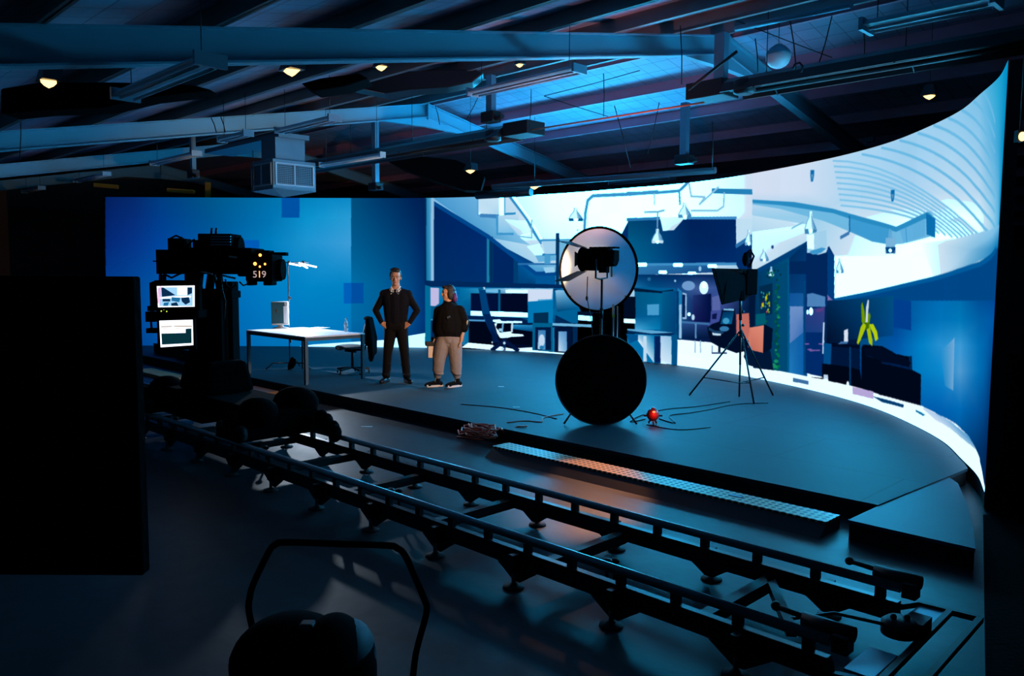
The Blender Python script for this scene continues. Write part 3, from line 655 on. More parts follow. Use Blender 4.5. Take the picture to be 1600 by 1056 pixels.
mo = nt.nodes.new('ShaderNodeOutputMaterial'); nt.links.new(tx.outputs[0], em.inputs[0]); nt.links.new(em.outputs[0], mo.inputs[0])
led = thing('led_video_wall', 'huge curved LED video wall around the stage showing a blue office picture', 'video wall', (0, 15, LED_Z0))
def led_strip(off0, off1, z0, z1, uv=False):
    bm = bmesh.new(); n = len(LC); T = np.gradient(LC, axis=0); T /= np.hypot(*T.T)[:, None]; N = np.stack([-T[:, 1], T[:, 0]], 1)  # outward (away from the stage)
    uvl = bm.loops.layers.uv.new('uv') if uv else None
    def row(off, z): return [bm.verts.new((LC[i, 0] + N[i, 0] * off, LC[i, 1] + N[i, 1] * off - 15, z)) for i in range(n)]
    a, b = row(off0, z0), row(off0, z1)
    for i in range(n - 1):
        f = bm.faces.new((a[i], a[i + 1], b[i + 1], b[i])); f.smooth = True
        if uv:
            for l, (s, t) in zip(f.loops, ((LS[i], 0), (LS[i + 1], 0), (LS[i + 1], 1), (LS[i], 1))): l[uvl].uv = (s / LS[-1], t)
    if not uv:
        c, d = row(off1, z0), row(off1, z1)
        for i in range(n - 1):
            bm.faces.new((c[i + 1], c[i], d[i], d[i + 1])); bm.faces.new((b[i], b[i + 1], d[i + 1], d[i])); bm.faces.new((a[i + 1], a[i], c[i], c[i + 1]))
        bm.faces.new((a[0], b[0], d[0], c[0])); bm.faces.new((a[-1], c[-1], d[-1], b[-1]))
    s = MB(); s.bm.free(); s.bm = bm; return s
def led_build(name, mb, m):
    me = bpy.data.meshes.new(name); mb.bm.to_mesh(me); mb.bm.free(); o = bpy.data.objects.new(name, me); COL.objects.link(o); me.materials.append(m); o.parent = led; return o
led_build('display', led_strip(0, 0, 0, LED_H, True), mm)
led_build('cabinet_frame', led_strip(.004, .10, -.14, LED_H), M['black'])

# ------------------------------------------------------------------ stage
def en_of(p): return ((p[0] - p[1]) * H2, (p[0] + p[1]) * H2)
st = thing('stage_platform', 'low black-edged stage platform with grey deck inside the video wall', 'stage', (0, 0, 0), RZ)
NS = 6.35
inner = [en_of((x, y)) for x, y in LC]
# deck outline: front edge, right return, then along the inside of the wall
path = [(-2.30, NS), (-2.17, 8.17)]
wl = []
T_ = np.gradient(LC, axis=0); T_ /= np.hypot(*T_.T)[:, None]
for (x, y), (tx_, ty_) in zip(LC, T_): wl.append(en_of((x + ty_ * .015, y - tx_ * .015)))
wl = wl[::-1]
k0 = next(i for i, p in enumerate(wl) if (p[0] < -2.25 and p[1] > 8.2) or i > 60)
poly_ = path + wl[k0:] + [(-20.5, NS)]
s = MB(); s.extr([(p[0], p[1], .13) for p in poly_], (0, 0, .03)); s.build('deck', deck_material(), st)
s = MB(); s.extr([(p[0], p[1], .001) for p in [(path[0][0] - .01, NS + .012), (path[1][0] - .012, path[1][1])] + wl[k0:] + [(-20.4, NS + .012)]], (0, 0, .1285)); s.build('fascia', M['deckside'], st)
# separate corner platform
cp_ = [onz(1325, 812, .15), onz(1368, 792, .15), onz(1475, 740, .15), onz(1497, 755, .15), onz(1512, 790, .15), onz(1521, 825, .15), onz(1524, 857, .15)]
g = thing('corner_platform', 'dark wedge-shaped platform piece with a curved side at the stage corner', 'stage', (0, 0, 0))
s = MB(); s.extr([(p.x, p.y, .125) for p in cp_], (0, 0, .025)); s.build('deck', mat('dark_deck', (.05, .09, .13), .55), g)
c0 = sum(cp_, Vector()) / len(cp_)
s = MB(); s.extr([(c0.x + (p.x - c0.x) * .985, c0.y + (p.y - c0.y) * .985, 0) for p in cp_], (0, 0, .125)); s.build('fascia', M['deckside'], g)
# black drapes closing off the right-hand end of the wall
def drape(name, a, b, z0, z1, label, waves=14):
    bm = MB(); a = Vector(a); b = Vector(b); d = (b - a); nrm = Vector((-d.y, d.x, 0)).normalized(); n = waves * 6; f = []; 
    for i in range(n + 1):
        p = a + d * (i / n) + nrm * (.05 * math.sin(i / 6 * 2 * PI)); f.append((p.x, p.y))
    bk = [(x + nrm.x * .02, y + nrm.y * .02) for x, y in f][::-1]
    bm.extr([(x, y, z0) for x, y in f + bk], (0, 0, z1 - z0)); o = bm.build(name, M['cloth']); return tag(o, label, 'curtain')
drape('black_drape', (4.12, 6.42, 0), (8.8, 5.3, 0), .01, 3.9, 'tall black drape closing off the space right of the video wall', 20)

# ------------------------------------------------------------------ things under the roof
def hanging(parent, x, y, z, ztop, r=.004, name='suspension_wire'):
    MB().cyl((x, y, z), (x, y, ztop), r, n=6).build(name, M['cable'], parent)
def batten(e, n, z, L, label, on=False, w=.11, group=None):   # fluorescent batten, runs with the purlins
    t = thing('fluorescent_batten', label, 'ceiling light', EN(e, n, z), RZ, group)
    s = MB(); s.extr([(-L / 2, -w * .3, .04), (-L / 2, w * .3, .04), (-L / 2, w * .5, 0), (-L / 2, -w * .5, 0)], (L, 0, 0)); s.build('housing', M['battenm'], t)
    for q in (-1, 1): MB().cyl((-L / 2 + .03, q * w * .25, -.025), (L / 2 - .03, q * w * .25, -.025), .013, n=8).build('tube', M['tube'], t)
    for q in (-1, 1): MB().box((q * (L / 2 + .01), 0, .01), (.03, w * 1.1, .09)).build('end_cap', M['battenm'], t)
    for q in (-1, 1): hanging(t, q * L * .42, 0, .04, zr(n) + .2 - z)
    return t
def en_at(px, py, z):
    p = onz(px, py, z); return en_of(p)
def batten2(p, q, z, label, **k):       # measured end points at height z
    a = en_at(*p, z); b = en_at(*q, z); return batten((a[0] + b[0]) / 2, (a[1] + b[1]) / 2, z, abs(a[0] - b[0]), label, **k)
batten2((195, 150), (330, 97), 3.3, 'nearest white fluorescent batten hanging below the first beam at left', w=.2)
batten2((745, 147), (900, 108), 4.1, 'white twin-tube batten hanging beside the ridge post, above the left heater', w=.2)
batten2((437, 205), (525, 186), 3.9, 'white fluorescent batten over the ventilation unit', w=.18)
batten2((245, 256), (303, 240), 3.9, 'short white batten by the dark clamp post left of the ventilation unit', w=.16)
batten2((122, 283), (165, 272), 4.0, 'faint distant batten above the left end of the video wall', w=.16)
batten2((38, 300), (66, 294), 4.0, 'faintest distant batten at the far left of the roof', w=.16)
batten2((1350, 40), (1560, 6), 3.75, 'long white twin-tube batten at the top right of the roof', w=.2)
batten2((962, 288), (1045, 278), 4.0, 'blue-lit twin-tube batten just above the middle of the video wall', w=.24)
batten2((340, 218), (395, 210), 3.8, 'small batten strapped under the second beam', w=.14)
batten2((500, 258), (600, 243), 3.85, 'slim batten under the left tube heater', w=.1)
def heater(e0, e1, n, z, label, box_right):
    t = thing('tube_heater', label, 'heater', EN(e0, n, z), RZ); L = e1 - e0
    s = MB(); s.extr([(0, -.30, -.10), (0, -.22, .02), (0, -.1, .09), (0, .1, .09), (0, .22, .02), (0, .30, -.10), (0, .28, -.10), (0, .2, .0), (0, .1, .07), (0, -.1, .07), (0, -.2, .0), (0, -.28, -.10)], (L, 0, 0)); s.build('reflector', M['blackm'], t)
    for q in (-1, 1): MB().cyl((.05, q * .13, -.03), (L - .05, q * .13, -.03), .05, n=12).build('tube', M['blackm'], t)
    x = L if box_right else 0; d = 1 if box_right else -1
    MB().box((x + d * .28, 0, 0), (.52, .4, .2)).build('burner_box', M['black'], t, bevel=.01)
    MB().lathe([(.09, 0), (.13, .02), (.13, .15), (.06, .19)], (x - d * .25, -.15, -.14), 16).build('fan', M['black'], t)
    for i in range(4):
        u = L * (.08 + .28 * i)
        if u < L: hanging(t, u, 0, .09, zr(n) + .2 - z, .005); MB().tube([(u, -.3, -.1), (u, 0, .12), (u, .3, -.1)], .012, 6).build('bracket', M['blackm'], t)
    return t
heater(-15.9, -9.0, 8.95, 4.13, 'long black tube heater left of the ridge, above the ventilation unit', True)
heater(-5.2, .4, 9.0, 4.22, 'black tube heater at the upper right, running towards the end of the video wall', False)
def drop_post(px, y0, y1, Y, w, label, clamp=True):
    b = at(px, y1, Y); n = en_of(b)[1]; top = zr(n) + .1
    t = thing('drop_post', label, 'post', (b.x, b.y, b.z), RZ)
    s = MB(); s.box((0, 0, (top - b.z) / 2), (w, w * .8, top - b.z)); s.build('tube', M['galv'], t)
    if clamp:
        MB().box((0, 0, -.05), (w * 2.2, w * 1.6, .16)).build('clamp', M['black'], t, bevel=.015)
        MB().cyl((-.12, .02, -.1), (.3, -.05, -.08), .035).build('arm', M['black'], t)
    return t
drop_post(767, 0, 178, 12.3, .12, 'galvanised post above the end of the left tube heater')
drop_post(1126, 0, 130, 11.0, .15, 'thick galvanised post at the burner end of the right heater')
drop_post(1069, 0, 245, 14.2, .13, 'slim post with black clamp just above the middle of the video wall')
drop_post(587, 0, 288, 17.5, .13, 'slim dark post right of the ventilation unit')
drop_post(302, 0, 268, 15.5, .10, 'slim post holding a black clamp at the left of the roof')
drop_post(1360, 0, 222, 14.5, .13, 'dim round post behind the right-hand curve of the video wall', False)
# ventilation unit with two grilles
P0 = at(427, 300, 14.0); e_, n_ = en_of(P0)
v = thing('ventilation_unit', 'boxy air outlet with two white-framed grilles and a duct, hanging over the stage', 'air vent', (P0.x, P0.y, P0.z), RZ)
MB().box((-.40, .42, .33), (.80, .84, .50)).build('body', M['galv'], v, bevel=.01)
MB().extr([(-.80, 0, .06), (0, 0, .06), (0, .84, .06), (-.8, .84, .06)], (0, 0, .04)).build('base_tray', M['galv'], v)
s = MB(); s.extr([(-.80, 0, .06), (0, 0, .06), (-.40, .42, -.04)], (0, 0, .02)); s.extr([(0, 0, .06), (0, .84, .06), (-.40, .42, -.04)], (0, 0, .02)); s.build('drip_cone', M['galv'], v)
def grille(par, face):
    fr, sl_ = MB(), MB()
    def P(u, w, o): return (-u, -o, w) if face == 0 else (o, u, w)
    U, Z0, Z1 = (.76 if face == 0 else .80), .13, .52
    def bx(b, u0, u1, z0, z1, o, th):
        a_, c_2 = P(u0, z0, o), P(u1, z1, o + th); b.span(a_, c_2)
    for u0, u1 in ((.04, .07), (U - .03, U), (U / 2, U / 2 + .025)): bx(fr, u0, u1, Z0, Z1, .0, .02)
    for z in (Z0, Z1 - .025): bx(fr, .04, U, z, z + .025, .0, .02)
    for i in range(11): bx(sl_, .06, U - .02, Z0 + .04 + i * .031, Z0 + .05 + i * .031, .002, .008)
    for i in range(18): bx(sl_, .07 + i * (U - .1) / 18, .076 + i * (U - .1) / 18, Z0 + .02, Z1 - .02, .002, .006)
    bk = MB(); bx(bk, .05, U - .01, Z0 + .01, Z1 - .01, -.002, .003); g_ = fr.build('grille', M['battenm'], par); sl_.build('louvre', M['galv'], g_); bk.build('recess', M['black'], g_)
grille(v, 0); grille(v, 1)
MB().span((-.62, .12, .58), (-.12, .70, .97)).build('duct', M['galv'], v)
MB().span((-3.0, .15, .97), (-.05, .75, 1.05)).build('duct_flange', M['galv'], v)
# round high-bay globe
pg = at(1216, 90, 10.8); gl = thing('globe_lamp', 'round white globe lamp near the thick post, unlit', 'ceiling light', pg)
MB().ball((0, 0, 0), (.16, .16, .14)).build('globe', M['white'], gl); MB().lathe([(.16, .03), (.155, .07), (.10, .13), (.04, .17)], (0, 0, .0), 20).build('collar', M['galv'], gl)
hanging(gl, 0, 0, .17, zr(en_of(pg)[1]) + .2 - pg.z)
# warm ceiling lamps seen between the roof members
WARM = emit('warm_lamp_glow', (1.0, .62, .22), 3.0)
def warm_lamp(px, py, Y, w, label, power=0, target=None):
    p = at(px, py, Y); t = thing('warm_ceiling_lamp', label, 'ceiling light', p, RZ, None)
    s = MB(); s.extr([(-w, -w * .7, .02), (w, -w * .7, .02), (w * .55, -w * .4, .16), (-w * .55, -w * .4, .16)], (0, w * 1.4, 0)); s.build('reflector', M['blackm'], t)
    s = MB(); s.lathe([(.0, -w * .35), (w * .45, -w * .12), (w * .8, .018)], (0, 0, 0), 4, Matrix.Rotation(.5, 3, 'Z')); s.build('lens', WARM, t)
    hanging(t, 0, 0, .14, max(.3, zr(en_of(p)[1]) + .25 - p.z))
    if power: light('warm_ceiling_light', 'SPOT', (p.x, p.y, p.z - w * .5), target, power, (1, .6, .32), .06, 70, .4)
    return t
warm_lamp(76, 131, 6.6, .10, 'brightest warm lamp under the first beam at far left')
warm_lamp(456, 113, 8.8, .13, 'warm lamp under the first beam above the left heater')
warm_lamp(596, 107, 10.4, .10, 'small warm lamp among the dark ductwork, left of the ridge post')
warm_lamp(812, 103, 12.0, .07, 'tiny warm lamp tucked under the first beam by the batten end')
warm_lamp(1452, 152, 10.5, .09, 'warm lamp in the dark roof above the curved right end of the video wall')
warm_lamp(735, 268, 15.5, .12, 'warm lamp behind the folded black cloth')
warm_lamp(835, 293, 16.5, .12, 'warm lamp low over the video wall, right of the folded black cloth')
# black cloth bundle and ductwork
def slabpx(name, pts, Y, dep, m, label, cat, bevel=0):
    s = MB(); P = [at(x, y, Y) for x, y in pts]; c = sum(P, Vector()) / len(P)
    s.extr([p - c for p in P], (0, dep, 0)); o = s.build(name, m, None, bevel=bevel); o.location = c; return tag(o, label, cat)
slabpx('folded_cloth', [(598, 246), (615, 240), (712, 250), (745, 264), (757, 276), (751, 298), (726, 297), (675, 281), (628, 263)], 16.4, .5, M['cloth'], 'large folded black cloth hanging above the video wall beside the heater', 'cloth')
slabpx('dark_duct', [(546, 135), (575, 118), (612, 112), (655, 110), (690, 108), (742, 108), (756, 114), (738, 128), (700, 136), (640, 140), (600, 146)], 11.6, .4, M['blackm'], 'crumpled dark duct under the first beam, left of the ridge post', 'duct', .02)
slabpx('slung_cloth', [(0, 138), (60, 128), (180, 128), (300, 132), (330, 140), (230, 152), (160, 168), (60, 172), (0, 178)], 7.4, .3, M['cloth'], 'black cloth slung under the roof at far left', 'cloth', .02)
slabpx('cloth_bundle', [(470, 130), (500, 122), (560, 114), (575, 122), (540, 134), (490, 142)], 9.5, .4, M['cloth'], 'black cloth bundle beside the second warm lamp', 'cloth', .02)
# pipe truss above the wall
def pipe(name, a, b, r, m, label, cat='pipe'):
    c = (Vector(a) + Vector(b)) / 2; o = MB().cyl(Vector(a) - c, Vector(b) - c, r, n=12).build(name, m); o.location = c; return tag(o, label, cat)
pipe('roof_pipe', at(770, 292, 15.5), at(1118, 266, 12.6), .05, M['grey'], 'long pale pipe hung just above the centre of the video wall')
pipe('roof_pipe', at(745, 305, 16.3), at(830, 300, 15.6), .08, M['blackm'], 'short dark pipe resting above the video wall near the black cloth')
pipe('conduit_rod', at(830, 203, 12.2), at(1100, 160, 9.5), .012, M['cord'], 'thin red conduit running along the sloping roof right of the ridge')
pipe('brace_tube', at(1075, 140, 9.6), at(1152, 80, 9.3), .018, M['black'], 'thin black tube slanting behind the thick post')
pipe('roof_pipe', at(1150, 45, 9.5), at(1330, 8, 8.0), .03, M['galv'], 'slim pipe along the roof at the upper right')
# hanging wires
wires = [((321, 32), (322, 90), 8.0, 'wire above the nearest batten'), ((895, 40), (899, 115), 12.2, 'wire at the right end of the twin-tube batten'), ((1063, 40), (1065, 132), 10.1, 'wire at the burner end of the right heater'), ((1234, 30), (1244, 108), 9.0, 'wire with a hook above the right heater'), ((1300, 25), (1276, 110), 9.2, 'slanting wire above the right heater'), ((1180, 60), (1184, 112), 10, 'short wire left of the globe lamp'), ((1349, 40), (1350, 92), 9, 'wire under the top right batten'), ((943, 115), (943, 182), 12, 'wire in the middle of the bright roof'), ((830, 140), (827, 200), 12, 'dark wire at the right end of the left heater'), ((680, 165), (687, 195), 13, 'short wire over the left heater'), ((750, 145), (730, 185), 13, 'slanting wire beside the ridge post'), ((960, 165), (985, 262), 13, 'long slanting wire right of the ridge'), ((1113, 190), (1113, 262), 12.5, 'wire right of the slim clamp post'), ((1030, 160), (1012, 240), 13, 'wire in front of the violet roof sheets'), ((1145, 30), (1300, 90), 11, 'diagonal bracing rod near the globe lamp'), ((850, 150), (1000, 110), 13.5, 'diagonal bracing rod across the bright roof'), ((850, 150), (950, 182), 13.5, 'lower bracing rod across the bright roof'), ((330, 184), (338, 207), 11, 'first strap on the second beam'), ((345, 183), (352, 207), 11, 'second strap on the second beam'), ((32, 170), (31, 250), 11, 'long wire at the far left of the roof'), ((395, 235), (396, 300), 14, 'wire left of the ventilation unit')]
for a, b, Y, lb in wires:
    A, B = at(*a, Y), at(*b, Y); c = (A + B) / 2; mid = (A + B) / 2 - c + Vector((.01, 0, -.01 if abs(A.x - B.x) > .3 else 0))
    o = MB().tube([A - c, mid, B - c], .007, 6).build('hanging_wire', M['cable']); o.location = c; tag(o, 'thin dark ' + lb, 'wire', 'wires hanging from the roof')
# hook on the right heater
hk = at(1246, 108, 9.0); o = MB().tube([(-.05, 0, 0), (-.03, 0, .05), (.02, 0, .07), (.06, 0, .03), (.04, 0, -.03)], .012).build('hook', M['black']); o.location = hk; tag(o, 'black hook clamp on top of the right heater', 'hook')
# yellow steel framework behind the wall, far left
for a, b, lb in (((148, 289), (184, 292), 'short horizontal yellow bar at far left above the video wall'), ((262, 297), (304, 300), 'yellow bar left of the upright, above the video wall'), ((325, 285), (325, 312), 'upright yellow steel post behind the top of the video wall')):
    A, B = at(*a, 21.5), at(*b, 21.5); c = (A + B) / 2; o = MB().bar(A - c, B - c, .12, .1).build('yellow_steel_bar', M['yellow']); o.location = c; tag(o, lb, 'steel bar')
# small wall lamp at far right
pw = at(1597, 212, 5.0); wlp = thing('wall_lamp', 'small warm lamp at the right-hand edge, in front of the black drape', 'lamp', pw)
MB().box((0, .02, 0), (.05, .04, .07)).build('housing', M['black'], wlp); MB().ball((0, 0, -.005), (.022, .03, .028)).build('bulb', WARM, wlp); hanging(wlp, 0, .02, .035, 3.55 - pw.z)
# ------------------------------------------------------------------ camera track
TN0, TN1, TE = 3.50, 4.37, -1.45
tr = thing('camera_track', 'long steel dolly track on adjustable feet running past the stage', 'track', (0, 0, 0), RZ)
TL = -16.5
for n in (TN0, TN1):
    MB().tube([(TL, n, .30), (TE, n, .30)], .026, 12).build('rail', M['railm'], tr)
    MB().box(((TL + TE) / 2, n, .17), (TE - TL, .05, .11)).build('beam', M['blackm'], tr, bevel=.004)
    e = TE - .1; k = 0
    while e > -12.5:
        MB().box((e, n, .25), (.05, .035, .06)).build('rail_bracket', M['black'], tr); e -= .36; k += 1
def foot(e, n, q):
    s = MB(); s.extr([(e - .02, n + q * .025, .21), (e - .02, n + q * .09, .21), (e - .02, n + q * .09, .10), (e - .02, n + q * .03, .08)], (.04, 0, 0))
    s.extr([(e - .17, n + q * .03, .12), (e + .17, n + q * .03, .12), (e + .03, n + q * .03, .03), (e - .03, n + q * .03, .03)], (0, q * .01, 0))
    f = s.build('foot', M['black'], tr)
    MB().cyl((e, n + q * .065, .012), (e, n + q * .065, .2), .013, n=8).build('screw', M['railm'], f)
    MB().lathe([(.0, .028), (.02, .028), (.03, .016), (.065, .012), (.068, 0)], (e, n + q * .065, 0), 18).build('pad', M['rubber'], f)
for i in range(15): foot(-1.88 - .765 * i, TN0, -1); foot(-1.85 - .765 * i, TN1, 1)
e = -2.15
for i in range(14):
    MB().box((e, (TN0 + TN1) / 2, .15), (.07, TN1 - TN0 - .05, .07)).build('crossbar', M['black'], tr)
    if i % 2: 
        s = MB(); s.cyl((e + .3, TN0 + .28, .0), (e + .3, TN0 + .28, .2), .012, n=8); s.cyl((e + .3, TN0 + .36, .0), (e + .3, TN0 + .36, .18), .012, n=8); s.ball((e + .3, TN0 + .28, .2), (.035, .035, .02)); s.ball((e + .3, TN0 + .36, .18), (.03, .03, .02)); s.build('levelling_knob', M['black'], tr)
    e -= 1.1
MB().tube([(TL, 3.98, .03), (-2.3, 4.02, .03), (-1.6, 4.0, .05)], .008, 6).build('guide_cable', M['cable'], tr)
# diagonal tie and end frame
MB().bar((-2.15, 4.3, .16), (-1.75, 3.75, .16), .05, .05).build('tie_bar', M['black'], tr)
ef = MB()
A, B, C_, D = (-1.42, 4.55, .17), (-1.12, 4.58, .17), (-1.10, 3.55, .17), (-1.42, 3.45, .17)
for a, b in ((A, B), (B, C_), (C_, D), ((-1.26, 4.55, .17), (-1.24, 3.5, .17)), ((TE, TN1, .2), A), ((TE, TN0, .2), D)): ef.bar(a, b, .03, .03)
fr = ef.build('end_frame', M['black'], tr)
for q in ((-1.34, 4.40, .165), (-1.34, 3.70, .165)): MB().box(q, (.13, .30, .012)).build('plate', M['galv'], fr)
s = MB(); s.lathe([(.0, .05), (.06, .05), (.085, .03), (.085, -.03), (.0, -.03)], (-1.34, 4.05, .22), 20); s.ball((-1.36, 4.02, .28), .016); s.ball((-1.31, 4.06, .28), .016); s.box((-1.30, 4.17, .21), (.1, .14, .07)); s.build('end_pulley', M['black'], fr)
MB().tube([(-1.36, 4.0, .24), (-1.6, 3.9, .26), (-1.85, 3.85, .16)], .009, 6).build('hose', M['cable'], fr)
for n in (TN0, TN1):
    s = MB(); s.cyl((TE - .16, n + .07, .33), (TE + .08, n + .07, .33), .036, n=14); s.cyl((TE - .30, n + .07, .35), (TE - .16, n + .07, .34), .014, n=8); s.ball((TE - .3, n + .07, .35), .024); s.box((TE + .04, n + .04, .29), (.07, .08, .08)); s.build('end_stop', M['black'], tr)

# ------------------------------------------------------------------ camera crane on the track
def R(mb, x0, y0, x1, y1, Y, dep, inset=None):       # measured front rectangle, real depth behind it
    a, b = at(x0, y1, Y), at(x1, y0, Y); mb.span((a.x, Y, a.z), (b.x, Y + dep, b.z)); return mb
CR = EN(-8.59, 3.93, 0)
crn = thing('camera_crane', 'large black robotic camera crane standing on the dolly track', 'camera crane', CR, 0)
def cb(mb, name, m=None, par=None, bevel=.01):
    par = par or crn
    for v in mb.bm.verts: v.co -= CR
    return mb.build(name, m or M['void'], par, bevel=bevel)
YC = CR.y
s = MB(); R(s, 297, 452, 345, 640, YC - .15, .38); cb(s, 'column')
s = MB(); R(s, 345, 440, 362, 615, YC, .22); cb(s, 'guide_mast')
s = MB(); R(s, 352.5, 450, 354, 606, YC - .01, .02); cb(s, 'mast_rail', M['railm'], bevel=0)
def loc2(e, n, z): return EN(e, n, z) 
# carriage
s = MB(); Rm = Matrix.Rotation(RZ, 3, 'Z')
s.box(EN(-8.5, 3.93, .52), (2.4, .62, .22), Rm); s.box(EN(-8.7, 3.93, .42), (1.2, .8, .12), Rm); cb(s, 'carriage')
s = MB(); s.box(EN(-8.6, 3.93, .80), (.8, .55, .34), Rm, taper=.8); cb(s, 'drive_housing', bevel=.05)
for e in (-9.55, -7.35):
    s = MB(); s.box(EN(e, 3.93, .45), (.5, 1.0, .26), Rm, taper=.8); s.ball(EN(e, 4.2, .6), (.24, .2, .17)); s.ball(EN(e + .15, 3.7, .58), (.2, .2, .15)); b_ = cb(s, 'bogie', bevel=.03)
    for n in (TN0, TN1):
        for de in (-.2, .2):
            w = MB(); w.cyl(EN(e + de, n - .03, .405), EN(e + de, n + .03, .405), .078, n=16); cb(w, 'wheel', M['rubber'], b_, 0)
s = MB()
for i in range(5): s.ball(EN(-7.02 + .06 * i, 4.3 + .02 * (i % 2), .47 - .03 * i), (.07, .07, .09))
cb(s, 'cable_bundle', bevel=0)
# legs of the yoke
s = MB(); 
for a, b in (((305, 425), (313, 462)), ((331, 425), (326, 462)), ((340, 425), (346, 462)), ((312, 425), (308, 462))): s.bar(at(*a, YC), at(*b, YC), .06, .12, (0, 1, 0))
R(s, 297, 455, 362, 466, YC - .1, .3); cb(s, 'yoke')
# head
s = MB(); R(s, 281, 387, 392, 428, YC - .25, .5); R(s, 300, 375, 360, 390, YC - .2, .4); cb(s, 'head_body', bevel=.02)
s = MB(); R(s, 244, 390, 283, 428, YC - .3, .5); R(s, 238, 407, 246, 409, YC - .1, .03); R(s, 262, 372, 282, 392, YC - .2, .3); cb(s, 'battery_box', bevel=.015)
s = MB()
for pts in ([(268, 390), (267, 372), (275, 368), (284, 372), (288, 380), (286, 392)], [(276, 392), (277, 376), (283, 371), (291, 376), (292, 390)], [(289, 392), (296, 380), (303, 374), (308, 382), (309, 390)], [(256, 428), (268, 434), (280, 428), (290, 424)]): s.tube([at(x, y, YC - .1) for x, y in pts], .012, 6)
cb(s, 'loose_cables', M['rubber'], bevel=0)
s = MB(); R(s, 309, 365, 361, 386, YC - .2, .34); cb(s, 'top_module', bevel=.01)
s = MB()
for i in range(4): R(s, 329, 368.5 + i * 4.3, 360, 370 + i * 4.3, YC - .215, .02)
cb(s, 'cooling_fins', M['galv'], bevel=0)
s = MB()
for x in (330, 337): s.cyl(at(x, 366, YC), at(x + 1, 356, YC), .012, n=8)
cb(s, 'antennas', M['black'], bevel=0)
s = MB(); a = at(369, 386, YC); s.cyl((a.x - .12, a.y, a.z), (a.x + .06, a.y, a.z), .11, n=18); cb(s, 'motor', bevel=0)
s = MB(); R(s, 377, 394, 446, 399, YC, .12); R(s, 360, 391, 420, 397, YC - .05, .2); cb(s, 'top_rod_plate', bevel=.005)
hd = MB(); R(hd, 383, 397, 425, 440, YC - .42, .4); R(hd, 370, 400, 392, 432, YC - .3, .3); ho = cb(hd, 'camera_body', bevel=.02)
s = MB(); a = at(423, 421, YC - .2); s.cyl((a.x, a.y, a.z), (a.x + .13, a.y, a.z), .105, n=22); s.cyl((a.x + .1, a.y, a.z), (a.x + .14, a.y, a.z), .112, n=22); cb(s, 'lens', par=ho, bevel=0)
s = MB(); R(s, 385, 438, 393, 446, YC - .4, .2); R(s, 411, 438, 424, 446, YC - .4, .2); cb(s, 'feet_brackets', par=ho)
TEAL = mat('pale_teal_tube', (.3, .5, .5), .3, .4)
for x0, y0, x1, y1 in ((358, 401, 376, 403.5), (314, 425, 332, 428), (347, 430, 368, 435), (336, 429, 338, 438)):
    s = MB(); s.cyl(at(x0, y0, YC - .28), at(x1, y1, YC - .28), .011, n=8); cb(s, 'support_tube', TEAL, bevel=0)
s = MB()
for pts in ([(352, 436), (354, 446), (362, 450), (368, 446), (369, 440)], [(374, 440), (380, 446), (386, 444)], [(345, 436), (347, 452), (352, 470), (350, 500)]): s.tube([at(x, y, YC - .2) for x, y in pts], .009, 6)
cb(s, 'hanging_cables', M['rubber'], bevel=0)
AMB = emit('amber_indicator', (1.0, .28, .04), 6.0)
for x, y, r in ((406.5, 398.5, .016), (398.5, 412, .018), (414, 412.5, .012), (406, 416.5, .011)):
    s = MB(); s.ball(at(x, y, YC - .43), r, n=10, m=6); cb(s, 'indicator_light', AMB, ho, 0)
PINK = emit('marker_digit', (.50, .36, .36), 1.0); ORG = emit('marker_digit_lit', (1.0, .5, .16), 1.4)
for i, ch in enumerate('519'):
    tc_ = bpy.data.curves.new('digit', 'FONT'); tc_.body = ch; tc_.size = .1; tc_.extrude = .002; tc_.align_x = 'CENTER'
    to = bpy.data.objects.new('digit', tc_); COL.objects.link(to); p = at(398.5 + 7 * i, 433.5, YC - .43); to.location = p - CR; to.rotation_euler = (PI / 2, 0, 0); to.parent = ho; tc_.materials.append(ORG if ch == '1' else PINK); bpy.context.view_layer.update(); me_ = bpy.data.meshes.new_from_object(to.evaluated_get(bpy.context.evaluated_depsgraph_get())); mo_ = bpy.data.objects.new('number_digit', me_); COL.objects.link(mo_); mo_.parent = ho; mo_.location = to.location; mo_.rotation_euler = to.rotation_euler; bpy.data.objects.remove(to)
